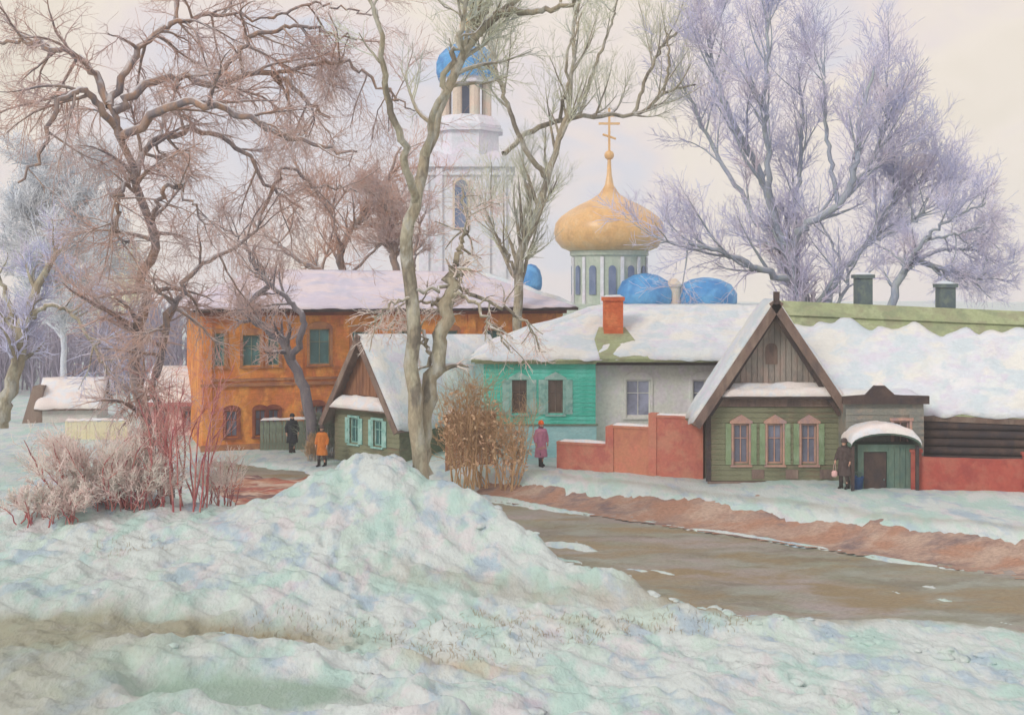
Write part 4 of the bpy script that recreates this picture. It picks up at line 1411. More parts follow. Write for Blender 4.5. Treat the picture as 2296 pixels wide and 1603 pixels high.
# the pair of grey-brown trunks on top of the snow mound
bD = 33.4
tree('tall_tree', 'tall leaning grey brown tree rising from the snow mound', tuple(at(945, 1055, bD)), [
    (pts(bD, (945, 1075), (930, 900), (925, 720), (918, 560), (928, 460), (955, 350, .5), (995, 225, .8), (1045, 110, 1), (1130, 20, 1.2), (1250, -60, 1.5)), 0.22, 0.07),
    (pts(bD, (1045, 110, 1), (1085, 40, 1.5), (1100, -90, 2)), 0.13, 0.04),
    (pts(bD, (1110, 35, 1.2), (1230, 20, 0.5), (1370, -20, 0)), 0.12, 0.03),
    (pts(bD, (928, 460), (905, 330, -1), (860, 200, -1.5), (850, 60, -2), (800, -60, -2)), 0.12, 0.03),
    (pts(bD, (955, 350), (1000, 160, -.8), (1035, 60, -1), (1060, -60, -1.4)), 0.10, 0.03),
], 'bark_olive', 'twig_olive', [
    L0(30, 2.4, up=0.4, t0=0.5, ang=50),
    L0(260, 1.2, K=6, t0=0.2, rfac=0.55, tip=0.006, up=0.3),
    L0(1800, 0.6, K=4, t0=0.15, rfac=0.6, tip=0.004, up=0.2)], floor=0.005)
bD = 33.9
tree('short_tree', 'dark broken trunk with drooping snowy twigs on the mound', tuple(at(965, 1045, bD)), [
    (pts(bD, (955, 1070), (950, 960), (965, 870), (990, 760), (1003, 690), (1014, 625), (1022, 600)), 0.24, 0.13),
    (pts(bD, (1012, 650), (1060, 680, -.6), (1110, 740, -1), (1150, 790, -1.3)), 0.07, 0.015),
    (pts(bD, (1014, 640), (1080, 670, .4), (1160, 710, .6), (1225, 790, .8)), 0.07, 0.015),
    (pts(bD, (1010, 640), (930, 660, -.5), (870, 690, -.8), (830, 735, -1)), 0.06, 0.015),
    (pts(bD, (1005, 660), (960, 680, .4), (905, 680, .6), (870, 740, .8)), 0.06, 0.015),
    (pts(bD, (945, 960), (965, 800, .5), (925, 700, .7)), 0.09, 0.03),
    (pts(bD, (1020, 610), (1030, 560), (1045, 500, .4), (1035, 420, .8)), 0.10, 0.02),
], 'bark_olive', 'frost_shrub', [
    L0(60, 1.1, up=-0.2, t0=0.35, ang=55, curl=0.12),
    L0(420, 0.6, K=5, t0=0.2, tip=0.005, up=-0.2),
    L0(1400, 0.3, K=4, t0=0.15, tip=0.004, up=-0.1)], floor=0.005)
# slim grey-green tree behind the turquoise house
bD = 60.0
tree('slim_tree', 'slim grey green tree with upright twigs behind the turquoise house', tuple(at(1163, 1000, bD)), [
    (pts(bD, (1163, 1000), (1165, 800), (1162, 640), (1170, 560), (1200, 480), (1228, 400), (1250, 320), (1275, 240), (1285, 120), (1300, 0)), 0.26, 0.06),
    (pts(bD, (1228, 400), (1180, 340, -1), (1140, 240, -1.6), (1110, 150, -2), (1095, 40, -2)), 0.15, 0.04),
    (pts(bD, (1130, 345), (1180, 300, 1), (1255, 270, 1), (1340, 262, 1.6), (1430, 255, 2), (1500, 205, 2.5), (1560, 190, 3)), 0.16, 0.05),
    (pts(bD, (1300, 265, 1), (1330, 160, .5), (1370, 60, .2), (1390, -40, 0)), 0.10, 0.03),
    (pts(bD, (1420, 255, 2), (1460, 150, 2), (1500, 90, 2), (1580, 40, 2)), 0.10, 0.03),
    (pts(bD, (1255, 270, 1), (1270, 200, -.5), (1275, 110, -1), (1310, 20, -1)), 0.10, 0.03),
    (pts(bD, (1162, 620), (1130, 560, -1), (1100, 500, -1), (1085, 430, -1)), 0.09, 0.03),
    (pts(bD, (1490, 210, 2), (1500, 140, 1), (1495, 60, 1)), 0.08, 0.03),
], 'bark_olive', 'twig_olive', [
    L0(80, 3.6, up=0.8, t0=0.2, ang=50, curl=0.07, flat=.2),
    L0(620, 1.8, K=6, t0=0.15, up=0.8, tip=0.008, curl=0.1),
    L0(4200, 0.85, K=4, t0=0.1, up=0.5, tip=0.006)], floor=0.007)

# the spreading brown tree on the left
bD = 35.0
tree('brown_tree', 'spreading rust brown tree with arching branches at upper left', tuple(at(375, 1140, bD)), [
    (pts(bD, (372, 1150), (345, 1010), (318, 900), (300, 820), (310, 730), (325, 665), (322, 620), (345, 560), (335, 500), (300, 400), (270, 310), (245, 235)), 0.17, 0.08),
    (pts(bD, (385, 1150), (365, 1000), (345, 880), (360, 790), (385, 710), (400, 650), (440, 600), (500, 570, 1), (560, 530, 1.5), (585, 480, 2)), 0.13, 0.03),
    (pts(bD, (270, 310), (225, 240, -.5), (180, 200, -1), (130, 240, -1.5), (100, 330, -1.8), (40, 410, -2)), 0.12, 0.03),
    (pts(bD, (255, 250), (320, 200, .5), (400, 170, 1), (480, 190, 1.2), (560, 160, 1.5), (620, 165, 2), (680, 220, 2), (740, 265, 2.2)), 0.14, 0.04),
    (pts(bD, (270, 310), (360, 250, -.6), (450, 225, -1), (540, 260, -1), (620, 300, -1.2), (720, 330, -1.4), (800, 340, -1.5)), 0.14, 0.03),
    (pts(bD, (245, 235), (200, 150, .6), (120, 110, 1), (20, 90, 1.3), (-80, 110, 1.6)), 0.12, 0.03),
    (pts(bD, (245, 240), (300, 120, 1), (380, 60, 1.6), (480, 30, 2), (600, 40, 2.5)), 0.12, 0.03),
    (pts(bD, (300, 400), (330, 330, 1.2), (430, 290, 2), (540, 330, 2.4), (610, 420, 2.6), (680, 470, 2.8)), 0.11, 0.03),
    (pts(bD, (480, 190, 1.2), (560, 90, 1.5), (680, 60, 2), (800, 90, 2.2)), 0.09, 0.03),
    (pts(bD, (585, 480, 2), (640, 380, 2), (720, 420, 2.4), (800, 430, 2.6)), 0.06, 0.02),
    (pts(bD, (620, 165, 2), (760, 140, 2), (860, 200, 2), (930, 250, 2)), 0.07, 0.02),
    (pts(bD, (300, 400), (270, 440, -1), (262, 520, -1.2), (300, 560, -1.4)), 0.07, 0.02),
    (pts(bD, (335, 500), (380, 420, -1), (420, 440, -1.2), (470, 520, -1.3)), 0.07, 0.02),
    (pts(bD, (600, 40, 2.5), (720, 10, 2.5), (850, 40, 2.5)), 0.05, 0.02),
], 'bark_brown', 'twig_brown', [
    L0(150, 2.5, up=-0.2, t0=0.15, ang=55, curl=0.12),
    L0(1500, 1.25, K=7, t0=0.12, up=-0.25, tip=0.006, curl=0.18),
    L0(12000, 0.62, K=4, t0=0.1, up=-0.15, tip=0.004, curl=0.2)], floor=0.0045, jit=0.07)

# the frosted lilac tree behind the green house
bD = 60.0
tree('lilac_tree', 'great frosted lilac tree spreading behind the green house', tuple(at(1800, 960, bD)), [
    (pts(bD, (1810, 960), (1805, 800), (1798, 660), (1775, 580), (1745, 525)), 0.40, 0.22),
    (pts(bD, (1745, 525), (1722, 440), (1690, 360), (1640, 260), (1600, 150), (1590, 60)), 0.22, 0.04),
    (pts(bD, (1745, 525), (1700, 500, 1), (1660, 430, 2), (1600, 330, 3), (1560, 250, 3), (1530, 190, 3)), 0.16, 0.04),
    (pts(bD, (1735, 480), (1720, 380, -1), (1715, 250, -1.5), (1720, 120, -2), (1725, 40, -2)), 0.17, 0.04),
    (pts(bD, (1770, 570), (1800, 510, -1), (1880, 460, -1.5), (1915, 380, -2), (1930, 280, -2), (1960, 150, -2)), 0.24, 0.05),
    (pts(bD, (1880, 460, -1.5), (1860, 340, -1), (1850, 220, -1), (1840, 130, -1)), 0.13, 0.03),
    (pts(bD, (1900, 440, -1.5), (1960, 350, 0), (1990, 250, 1), (1985, 160, 1)), 0.12, 0.03),
    (pts(bD, (1795, 640), (1720, 610, -1), (1640, 575, -2), (1560, 550, -2.5), (1480, 545, -3)), 0.20, 0.04),
    (pts(bD, (1845, 700), (1880, 620, 1), (1940, 550, 1.4), (2005, 450, 1.8), (2080, 400, 2)), 0.22, 0.04),
    (pts(bD, (1760, 540), (1790, 420, 2), (1800, 280, 2.5), (1790, 150, 3)), 0.15, 0.03),
    (pts(bD, (1940, 550, 1.4), (2040, 500, 1), (2120, 440, 1)), 0.12, 0.03),
    (pts(bD, (1805, 760), (1900, 640, -1), (1870, 560, -1), (1830, 480, -1)), 0.10, 0.03),
], 'bark_blue', 'twig_lilac', [
    L0(150, 3.6, up=0.55, t0=0.2, ang=36, curl=0.07, K=9),
    L0(1700, 1.9, K=7, t0=0.12, up=0.5, tip=0.009, curl=0.09),
    L0(15000, 0.9, K=4, t0=0.1, up=0.3, tip=0.007, curl=0.15)], floor=0.010, jit=0.06)
bD = 57.0
tree('bowed_tree', 'low bluish tree with bowed branches behind the grey chimneys', tuple(at(1990, 900, bD)), [
    (pts(bD, (1985, 900), (1988, 760), (1998, 680), (2020, 615), (2050, 585), (2110, 600), (2160, 615), (2215, 625)), 0.24, 0.05),
    (pts(bD, (2050, 585), (2120, 560, 1), (2180, 560, 1.5), (2220, 590, 2)), 0.11, 0.03),
    (pts(bD, (2020, 615), (2070, 540, -1), (2130, 490, -1.5), (2210, 455, -2)), 0.12, 0.03),
    (pts(bD, (2070, 540, -1), (2140, 525, -1), (2210, 505, -1)), 0.08, 0.02),
], 'bark_blue', 'twig_lilac', [
    L0(50, 2.0, up=0.25, t0=0.25, ang=45),
    L0(520, 1.2, K=6, t0=0.15, up=0.25, tip=0.008),
    L0(4000, 0.6, K=4, t0=0.1, up=0.2, tip=0.006)], floor=0.009)

bD = 78.0
tree('frosted_tree', 'pale blue white frosted tree standing before the far wood', tuple(at(140, 900, bD)), [
    (pts(bD, (140, 905), (142, 780), (138, 660), (145, 540), (150, 430), (160, 330)), 0.20, 0.05),
    (pts(bD, (138, 680), (110, 600, -1), (80, 520, -1), (60, 440, -1)), 0.10, 0.03),
    (pts(bD, (142, 640), (180, 570, 1), (205, 480, 1), (215, 390, 1)), 0.10, 0.03),
    (pts(bD, (140, 740), (190, 680, -1), (230, 600, -1), (245, 520, -1)), 0.09, 0.03),
    (pts(bD, (140, 760), (90, 700, 1), (50, 620, 1), (30, 560, 1)), 0.09, 0.03),
    (pts(bD, (146, 520), (115, 440, 1), (100, 360, 1)), 0.08, 0.03),
], 'bark_frost', 'twig_frost', [
    L0(80, 3.0, up=0.35, t0=0.15, ang=42, curl=0.08),
    L0(900, 1.6, K=6, t0=0.12, up=0.2, tip=0.012),
    L0(15000, 0.9, K=4, t0=0.1, up=0.0, tip=0.012)], floor=0.018)

# trees by and behind the brick house
bD = 53.5
tree('crooked_tree', 'crooked dark tree leaning across the brick house front', tuple(at(690, 1000, bD)), [
    (pts(bD, (700, 1010), (690, 900), (660, 830), (640, 770), (590, 730), (550, 690), (600, 640), (580, 590)), 0.26, 0.08),
    (pts(bD, (655, 810), (680, 740, -1), (665, 690, -1), (620, 650, -1), (575, 605, -1), (568, 560, -1)), 0.16, 0.05),
    (pts(bD, (575, 605, -1), (540, 540, -1), (480, 500, -1)), 0.08, 0.02),
    (pts(bD, (640, 770), (610, 740, 1), (560, 720, 1), (520, 640, 1)), 0.08, 0.02),
], 'bark_slate', 'twig_brown', [
    L0(40, 1.8, up=0.2, t0=0.35, ang=50),
    L0(380, 0.9, K=6, t0=0.15, up=0.2, tip=0.007),
    L0(2400, 0.45, K=4, t0=0.1, tip=0.005)], floor=0.006)
bD = 72.0
tree('forked_tree', 'brown forked tree behind the brick house roof', tuple(at(775, 900, bD)), [
    (pts(bD, (790, 900), (785, 720), (778, 640), (762, 570), (790, 510), (830, 460), (870, 400), (900, 330)), 0.30, 0.05),
    (pts(bD, (785, 650), (720, 610, -1), (650, 570, -1), (590, 520, -1)), 0.20, 0.04),
    (pts(bD, (765, 560), (740, 480, 1), (700, 420, 1), (650, 350, 1)), 0.15, 0.03),
    (pts(bD, (790, 510), (840, 500, -1), (900, 450, -1)), 0.11, 0.03),
    (pts(bD, (775, 620), (840, 560, 1), (880, 480, 1), (950, 420, 1)), 0.10, 0.03),
], 'bark_brown', 'twig_rust', [
    L0(70, 3.0, up=0.3, t0=0.2, ang=45),
    L0(560, 1.5, K=6, t0=0.15, up=0.2, tip=0.009),
    L0(4000, 0.75, K=4, t0=0.1, up=0.1, tip=0.007)], floor=0.009)
bD = 70.0
tree('snag_tree', 'dark stub trunk poking above the middle of the brick house roof', tuple(at(890, 900, bD)), [
    (pts(bD, (900, 900), (900, 700), (895, 620), (880, 570), (870, 540), (865, 480), (840, 420)), 0.30, 0.06),
    (pts(bD, (900, 660), (925, 610, -1), (930, 560, -1), (950, 480, -1)), 0.20, 0.04),
], 'bark_brown', 'twig_brown', [
    L0(40, 2.2, up=0.4, t0=0.35), L0(420, 1.2, K=6, t0=0.15, tip=0.009), L0(3400, 0.6, K=4, t0=0.1, tip=0.007)], floor=0.009)
# the leaning trunk at the very left edge
bD = 45.0
tree('leaning_tree', 'grey trunk leaning in at the left edge', tuple(at(5, 940, bD)), [
    (pts(bD, (0, 960), (15, 890), (40, 800), (55, 720), (85, 640), (130, 560)), 0.30, 0.08),
    (pts(bD, (40, 800), (30, 720, .6), (10, 650, 1), (-30, 560, 1)), 0.14, 0.04),
    (pts(bD, (55, 720), (100, 690, -1), (160, 700, -1), (215, 790, -1.2), (250, 850, -1.4)), 0.10, 0.03),
], 'bark_olive', 'twig_lilac', [
    L0(36, 1.8, up=0.3, t0=0.3), L0(330, 1.0, K=6, t0=0.15, tip=0.008), L0(2300, 0.5, K=4, t0=0.1, tip=0.005)], floor=0.006)


# ------------------------------------------------------------------ shrubs
def shrub(name, label, x, y, h, w, n, stem, twig, lean=0.5, group=None, side=0.7, z=None, tw=(9, 5), r=0.022, up=0.25, floor=0.005):
    z = gz(x, y) - 0.05 if z is None else z
    t = thing(name, label, 'shrub', (x, y, z), 0, group)
    sp = []
    for k in range(n):
        a = rng.random() * 2 * math.pi
        sp_ = math.sqrt(rng.random()) * w
        hh = h * (0.55 + 0.5 * rng.random())
        b = np.array([math.cos(a) * sp_ * 0.55 + rng.normal(0, 0.1), math.sin(a) * sp_ * 0.5 * side + rng.normal(0, 0.1), 0])
        e = np.array([math.cos(a) * sp_ * (0.4 + lean) + rng.normal(0, 0.16 * w), math.sin(a) * sp_ * side + rng.normal(0, 0.12 * w), hh])
        m = (b + e) / 2 + np.array([-math.cos(a) * sp_ * 0.12 + rng.normal(0, 0.08 * h), rng.normal(0, 0.06 * h), hh * rng.uniform(0.0, 0.2)])
        sp.append(([b, m, e], r * (0.7 + 0.6 * rng.random()), r * 0.3))
    P, Rr = limbset(sp, K=9, jit=0.02)
    v, f = tubes(P, Rr, 5)
    fastmesh('stems', v, f, stem, t)
    Q, Rq = spawn(P, Rr, n * tw[0], 0.25, 1.0, 40, h * 0.35, 0.5, 6, 0.14, up, 0.6, 0.005)
    Rq = np.maximum(Rq, floor)
    Q2, Rq2 = spawn(Q, Rq, n * tw[0] * tw[1], 0.1, 1.0, 40, h * 0.15, 0.5, 4, 0.15, up, 0.7, 0.004)
    Rq2 = np.maximum(Rq2, floor * 0.8)
    v1, f1 = tubes(Q, Rq, 3)
    v2, f2 = tubes(Q2, Rq2, 3)
    fastmesh('twigs', np.concatenate([v1, v2]), np.concatenate([f1, f2 + len(v1)]), twig, t)
    return t


def leafy(t, mat, n, rad, zc, zr, size=0.09):
    c = rng.normal(size=(n, 3))
    c = nrm(c) * (rng.random((n, 1)) ** 0.5)
    c = c * np.array([rad, rad * 0.7, zr]) + np.array([0, 0, zc])
    u = nrm(rng.normal(size=(n, 3)))
    v = nrm(np.cross(u, rng.normal(size=(n, 3))))
    s_ = size * (0.5 + rng.random((n, 1)))
    V = np.stack([c - u * s_, c - v * s_ * 0.45, c + u * s_, c + v * s_ * 0.45], 1).reshape(-1, 3)
    fastmesh('leaves', V, np.arange(4 * n).reshape(n, 4), mat, t, False)


p = at(395, 1135, 33.0)
shrub('red_shrub', 'tall dark red stemmed shrub in front of the pink house', p.x, p.y, 3.7, 1.6, 18, 'stem_red', 'stem_pink', tw=(6, 4), r=0.03)
p = at(210, 1140, 33.0)
shrub('frosted_shrub', 'wide frosted shrub with reddish twigs left of the red stemmed one', p.x, p.y, 1.9, 2.2, 44, 'stem_red', 'frost_shrub', tw=(12, 7), r=0.026, floor=0.007)
p = at(290, 1150, 32.9)
shrub('frosted_shrub', 'low frosted shrub at the foot of the red stems', p.x, p.y, 1.2, 1.6, 50, 'stem_red', 'frost_shrub', tw=(14, 8), r=0.02, floor=0.007)
p = at(490, 1150, 34.4)
shrub('pink_shrub', 'pale pink twiggy shrub right of the red stems', p.x, p.y, 1.5, 1.0, 20, 'stem_red', 'frost_shrub', tw=(8, 6), r=0.016, floor=0.006)
p = at(110, 1185, 31.5)
shrub('grey_shrub', 'low pale bush nearest the left edge under the wide frosted shrub', p.x, p.y, 0.9, 1.4, 40, 'stem_red', 'frost_shrub', tw=(14, 8), r=0.018, floor=0.008)
p = at(1040, 1090, 43.5)
o = shrub('ochre_bush', 'tall ochre bush with dry leaves before the turquoise house', -1.5, 45.6, 3.9, 1.35, 34, 'stem_ochre', 'stem_ochre', tw=(8, 5), r=0.026, z=0.2)
leafy(o, 'leaf_ochre', 800, 1.35, 2.1, 1.7, 0.10)
o = shrub('ochre_bush', 'thin ochre bush right of the brown gate', -0.05, 45.2, 2.8, 0.8, 20, 'stem_ochre', 'stem_ochre', tw=(8, 5), r=0.022, z=0.2)
leafy(o, 'leaf_ochre', 420, 0.8, 1.5, 1.2, 0.09)
p = at(1070, 1130, 36)
shrub('dark_shrub', 'small dark twig clump on the right flank of the mound', 0.0 - 1.15, 34.6, 1.2, 0.5, 18, 'bark_slate', 'twig_brown', tw=(7, 5), r=0.02)
shrub('green_grey_bush', 'grey green bush against the brick house wall', -8.3, 54.0, 1.9, 1.0, 36, 'shrub_grey', 'fence_green', tw=(12, 7), r=0.02, floor=0.007, z=0.0)
shrub('olive_bush', 'round olive bush between the black and the orange coats', -8.5, 53.0, 1.1, 0.25, 30, 'shrub_grey', 'stem_ochre', tw=(12, 7), r=0.018, floor=0.007, z=0.0)


# dry grass poking through the snow
def tufts(name, label, centres, per, mat, hgt=0.35, spread=0.5):
    P, Rr = [], []
    for (x, y, k) in centres:
        for j in range(int(per * k)):
            a = rng.random() * 6.28
            q = spread * math.sqrt(rng.random()) * k
            bx_, by_ = x + q * math.cos(a) * 1.6, y + q * math.sin(a)
            b = np.array([bx_, by_, 0.0])
            ln = hgt * (0.4 + 0.8 * rng.random())
            d = np.array([rng.normal(0, 0.22), rng.normal(0, 0.22), 1.0])
            P.append([b, b + d * ln * 0.55, b + d * ln + np.array([rng.normal(0, .04), rng.normal(0, .04), -0.02])])
            Rr.append([0.006, 0.005, 0.002])
    P = np.array(P)
    P[:, :, 2] += (height(P[:, 0, 0], P[:, 0, 1]) - 0.03)[:, None]
    v, f = tubes(P, np.array(Rr), 3)
    o = fastmesh(name, v, f, mat)
    tag(o, label, 'grass', None, 'stuff')
    return o


cs = []
for px, py, k in ((1010, 1440, 1.2), (1080, 1460, 1.0), (960, 1470, .7), (1200, 1410, 1.1), (1330, 1395, .8), (1420, 1400, .9), (1540, 1395, .9), (700, 1410, .9), (1120, 1395, .7),
                  (290, 1230, .8), (850, 1420, .6), (1280, 1420, .6), (560, 1440, .6), (1620, 1400, .5)):
    d = 25.0
    for _ in range(8):
        q = at(px, py, d)
        dz = q.z - gz(q.x, q.y)
        d += dz * d / (EYE - q.z + 1e-3) * 0.8
    cs.append((q.x, q.y, k))
tufts('dry_grass', 'dry ochre grass poking through the snow', cs, 70, 'dry_grass', 0.15, 0.85)
# snow clods broken along the road edge and the mound foot
vs, fs, o_ = [], [], 0
base_ball = MB().ball((0, 0, 0), 1, 8, 6)
bb = np.array(base_ball.v)
for k in range(165):
    if k < 150:
        u = rng.random()
        x = -1.0 + 11.5 * u
        y = 35.0 - 8.0 * u + rng.normal(0, 0.35) - 0.4
        sd = road_s(x, y)
        y -= (sd + 8.9 + abs(rng.normal(0, 0.5))) / 0.768
    elif k < 170:
        x, y = rng.uniform(-9, 9), rng.uniform(20, 28)
    else:
        x, y = -1.9 + rng.normal(0, 2.2), 31.2 + rng.normal(0, 1.6)
    r = 0.05 + 0.13 * rng.random() ** 2 + (0.06 if k >= 170 else 0)
    v = bb * (r * np.array([1.5, 1.1, 0.55])) * (1 + 0.13 * rng.normal(size=(len(bb), 1)))
    a_ = rng.random() * 6.28
    v = np.stack([v[:, 0] * math.cos(a_) - v[:, 1] * math.sin(a_), v[:, 0] * math.sin(a_) + v[:, 1] * math.cos(a_), v[:, 2]], -1)
    v = v + np.array([x, y, gz(x, y) - r * 0.12])
    vs += v.tolist()
    fs += [tuple(i + o_ for i in f) for f in base_ball.f]
    o_ += len(bb)
me = bpy.data.meshes.new('snow_clods')
me.from_pydata(vs, [], fs)
me.polygons.foreach_set('use_smooth', [True] * len(me.polygons))
o = link('snow_clods', me, 'snow_field')
tag(o, 'small broken clods of snow strewn over the banks', 'snow', None, 'stuff')


# ------------------------------------------------------------------ far wood
def far_wood():
    n = 620
    x = rng.uniform(-62, -19, n)
    y = rng.uniform(92, 128, n)
    ok = x < -0.18 * y
    x, y = x[ok], y[ok]
    n = len(x)
    hgt = rng.uniform(4.6, 7.2, n) * (1 + 0.1 * (y - 92) / 36)
    K = 6
    P = np.zeros((n, K, 3))
    z = height(x, y) - 0.3
    lx, ly = rng.normal(0, 0.4, n), rng.normal(0, 0.4, n)
    for k in range(K):
        t = k / (K - 1)
        P[:, k] = np.stack([x + lx * t * t + rng.normal(0, .05, n), y + ly * t, z + hgt * t], -1)
    Rr = np.linspace(0.12, 0.02, K)[None] * rng.uniform(0.7, 1.4, (n, 1))
    v, f = tubes(P, Rr, 4)
    t = thing('far_wood', 'distant lilac grey wood behind the shed', 'wood', (0, 0, 0))
    t['kind'] = 'stuff'
    fastmesh('trunks', v, f, 'wood_far_bark', t)
    Q, Rq = spawn(P, Rr, 11000, 0.1, 1, 30, 1.7, 0.5, 5, 0.1, 0.7, 0.6, 0.02)
    Rq = np.maximum(Rq, 0.016)
    v, f = tubes(Q, Rq, 3)
    Q2, R2 = spawn(Q, Rq, 26000, 0.1, 1, 30, 0.8, 0.5, 4, 0.1, 0.5, 0.6, 0.014)
    v2, f2 = tubes(Q2, np.maximum(R2, 0.013), 3)
    fastmesh('twigs', np.concatenate([v, v2]), np.concatenate([f, f2 + len(v)]), 'wood_far', t)


far_wood()


# ------------------------------------------------------------------ people
def remesh(mb, name, mat, parent, vox=0.014, it=6):
    o = mb.build(name, mat, None)
    m = o.modifiers.new('r', 'REMESH')
    m.mode = 'VOXEL'
    m.voxel_size = vox
    m.use_smooth_shade = True
    m2 = o.modifiers.new('s', 'SMOOTH')
    m2.factor = 0.5
    m2.iterations = it
    dg = bpy.context.evaluated_depsgraph_get()
    me = bpy.data.meshes.new_from_object(o.evaluated_get(dg))
    bpy.data.objects.remove(o)
    me.name = name
    if not me.materials:
        me.materials.append(MAT[mat])
    n = link(name, me, None, parent)
    return n


def person(loc, rz, label, coat, legs_mat, hat, coat_len=0.55, height_=1.68, step=0.0, bag=False, dress=False, arm_bend=0.0):
    """built for a 1.7 m figure, facing -y"""
    t = thing('person', label, 'person', loc, rz)
    k = height_ / 1.70
    b = MB()
    hip, sh = 0.88, 1.40
    feet = [(-0.10, -0.02 - step, 0.05), (0.10, -0.02 + step, 0.05)]
    for sd, ft in zip((-1, 1), feet):
        kn = ((sd * 0.095 + ft[0]) / 2, ft[1] * 0.5 - 0.03, 0.47)
        b.tube([(sd * 0.09, 0, hip), kn, (ft[0], ft[1] + 0.03, 0.08)], [0.085, 0.06, 0.042], 10)
        b.ball(kn, 0.06)
        b.tube([(ft[0], ft[1] + 0.06, 0.05), (ft[0], ft[1] - 0.16, 0.04)], [0.05, 0.035], 8)
    b.lathe([(0.10, 0.80), (0.165, 0.88), (0.155, 1.0), (0.14, 1.1), (0.165, 1.25), (0.175, 1.36), (0.10, 1.44), (0.055, 1.47)], seg=16, sq=0.66)
    b.tube([(0, 0, 1.42), (0, -0.015, 1.53)], [0.055, 0.05], 10)
    b.ball((0, -0.015, 1.595), (0.073, 0.09, 0.108), 14, 12)
    b.ball((0, -0.105, 1.585), (0.014, 0.022, 0.022), 8, 6)       # nose
    b.ball((0, -0.085, 1.535), (0.035, 0.02, 0.022), 8, 6)        # chin, mouth
    for sd in (-1, 1):
        b.ball((sd * 0.074, 0.0, 1.59), (0.012, 0.02, 0.03), 8, 6)  # ears
        el = (sd * 0.27, 0.02 - 0.03 * arm_bend, 1.13)
        wr_ = (sd * 0.27, -0.06 - 0.16 * arm_bend, 0.89 + 0.12 * arm_bend)
        b.tube([(sd * 0.17, 0, 1.37), el, wr_], [0.055, 0.045, 0.03], 8)
        pm = (wr_[0] - sd * 0.005, wr_[1] - 0.01, wr_[2] - 0.07)
        b.tube([wr_, pm], [0.028, 0.036], 8)
        for j in range(4):
            fy = pm[1] - 0.03 + j * 0.02
            ln = (0.062, 0.075, 0.07, 0.052)[j]
            b.tube([(pm[0], fy, pm[2]), (pm[0] - sd * 0.004, fy - 0.004, pm[2] - ln * 0.55), (pm[0] - sd * 0.022, fy - 0.006, pm[2] - ln)], [0.0105, 0.0095, 0.008], 6)
        b.tube([(pm[0] - sd * 0.005, pm[1] - 0.035, pm[2] + 0.03), (pm[0] - sd * 0.012, pm[1] - 0.062, pm[2] - 0.015), (pm[0] - sd * 0.022, pm[1] - 0.06, pm[2] - 0.035)], [0.013, 0.011, 0.009], 6)
    remesh(b, 'body', 'skin', t, 0.0095, 3)
    # coat with sleeves
    c = MB()
    zl = 0.88 - coat_len
    fl = 0.225 + 0.10 * coat_len
    c.lathe([(fl, zl), (fl * 0.99, zl + 0.03), (0.215, 0.86), (0.19, 1.02), (0.205, 1.22), (0.215, 1.35), (0.13, 1.445), (0.075, 1.49)], seg=20, sq=0.72)
    for sd in (-1, 1):
        el = (sd * 0.275, 0.02 - 0.03 * arm_bend, 1.13)
        wr_ = (sd * 0.27, -0.055 - 0.15 * arm_bend, 0.92 + 0.12 * arm_bend)
        c.tube([(sd * 0.16, 0, 1.38), el, wr_], [0.085, 0.07, 0.058], 10)
        c.ball((sd * 0.17, 0, 1.36), 0.085)
        c.ball(el, 0.07)
    co = remesh(c, 'coat', coat, t, 0.02, 8)
    cl = MB().lathe([(0.085, 1.455), (0.105, 1.47), (0.10, 1.525), (0.08, 1.53)], seg=14, sq=0.85).build('scarf', legs_mat, t, True)
    # trousers and boots
    for sd, ft in zip((-1, 1), feet):
        kn = ((sd * 0.095 + ft[0]) / 2, ft[1] * 0.5 - 0.03, 0.47)
        m = MB().tube([(sd * 0.09, 0, 0.9), kn, (ft[0], ft[1] + 0.03, 0.2)], [0.10, 0.076, 0.064], 12)
        m.build('trouser_leg', legs_mat, t, True)
        m = MB().tube([(ft[0], ft[1] + 0.03, 0.30), (ft[0], ft[1] + 0.03, 0.03)], [0.072, 0.066], 10)
        m.tube([(ft[0], ft[1] + 0.07, 0.045), (ft[0], ft[1] - 0.10, 0.045), (ft[0], ft[1] - 0.19, 0.035)], [0.05, 0.052, 0.03], 10)
        m.build('boot', 'boot', t, True)
    hr = MB().ball((0, 0.02, 1.60), (0.084, 0.09, 0.105), 14, 10)
    hr.build('hair', 'hair_dark', t, True)
    hm = MB().lathe([(0.098, 1.63), (0.106, 1.64), (0.105, 1.68), (0.09, 1.73), (0.05, 1.765), (0.01, 1.775)], (0, -0.005), 16, 1.08)
    hm.lathe([(0.102, 1.615), (0.116, 1.625), (0.116, 1.665), (0.1, 1.67)], (0, -0.005), 16, 1.06)
    hm.build('hat', hat, t, True)
    for sd in (-1, 1):
        MB().ball((sd * 0.03, -0.098, 1.607), (0.012, 0.008, 0.008), 8, 6).build('eye', 'hair_dark', t, True)
    t.scale = (k, k, k)
    return t


def put(px, py, z):
    d = (EYE - z) * FPX / (py - HZ)
    return at(px, py, d)


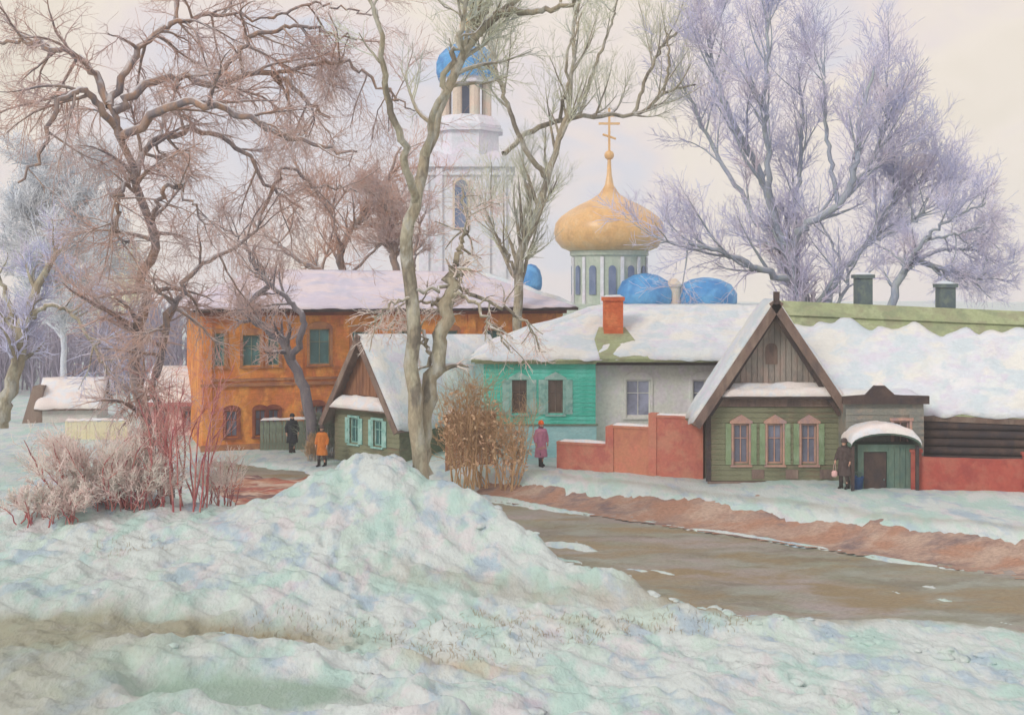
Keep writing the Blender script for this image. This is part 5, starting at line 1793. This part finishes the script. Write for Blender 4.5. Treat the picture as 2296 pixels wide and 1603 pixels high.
p = put(655, 1012, 0.15)
person((p.x, p.y, gz(p.x, p.y) - 0.01), R(25), 'person in a long black coat before the brick house', 'cloth_black', 'cloth_black', 'cloth_black', 0.42, 1.74, 0.11)
p = at(722, 1000, 51.6)
person((p.x, p.y, gz(p.x, p.y) - 0.01), R(-20), 'person in a bright orange coat before the small hut', 'cloth_orange', 'cloth_brown', 'cloth_brown', 0.40, 1.68, 0.09)
p = put(1213, 1052, 0.65)
person((p.x, p.y, gz(p.x, p.y) - 0.01), R(30), 'person in a pink coat and orange hat before the turquoise wall', 'cloth_pink', 'cloth_plum', 'cloth_hat', 0.52, 1.70, 0.12)
p = put(1893, 1112, 0.55)
pz = gz(p.x, p.y)
person((p.x, p.y, pz - 0.01), R(-40), 'person in a dark brown coat standing by the porch', 'cloth_brown', 'cloth_brown', 'cloth_brown', 0.42, 1.66, 0.05, arm_bend=0.5)
# things on the ground by the porch
bk = thing('bucket', 'blue bucket standing at the foot of the porch', 'bucket', (p.x + 0.42, p.y - 0.1, pz))
MB().lathe([(0.16, 0.0), (0.21, 0.40), (0.225, 0.41), (0.22, 0.43), (0.2, 0.42), (0.155, 0.03)], seg=18).build('pail', 'cloth_blue', bk, True)
hd = [(0.21 * math.cos(math.pi * k / 10), 0, 0.42 + 0.16 * math.sin(math.pi * k / 10)) for k in range(11)]
MB().tube(hd, [0.012] * 11, 6).build('handle', 'chimney_grey', bk, True)
bg_ = thing('handbag', 'small pale pink bag hanging beside the dark coat', 'bag', (p.x - 0.38, p.y - 0.18, pz + 0.42))
MB().lathe([(0.06, 0.0), (0.10, 0.05), (0.10, 0.17), (0.05, 0.22)], seg=12, sq=0.5).build('pouch', 'bag_pale', bg_, True)
MB().tube([(-0.05, 0, 0.2), (-0.02, 0, 0.42), (0.02, 0, 0.45), (0.05, 0, 0.2)], [0.008] * 4, 6).build('strap', 'bag_pale', bg_, True)

# ------------------------------------------------------------------ winter haze
hz = MB().box(-310, 310, -60, 535, -12, 42).build('haze', None)
hz['kind'] = 'stuff'
hz['label'] = 'thin pale winter mist lying over the whole place'
hm_ = bpy.data.materials.new('haze')
hm_.use_nodes = True
t = hm_.node_tree
for n in list(t.nodes):
    t.nodes.remove(n)
ou = t.nodes.new('ShaderNodeOutputMaterial')
pv = t.nodes.new('ShaderNodeVolumePrincipled')
pv.inputs['Color'].default_value = (0.95, 0.94, 0.96, 1)
pv.inputs['Density'].default_value = 0.0013
pv.inputs['Anisotropy'].default_value = 0.0
t.links.new(pv.outputs[0], ou.inputs['Volume'])
hz.data.materials.append(hm_)
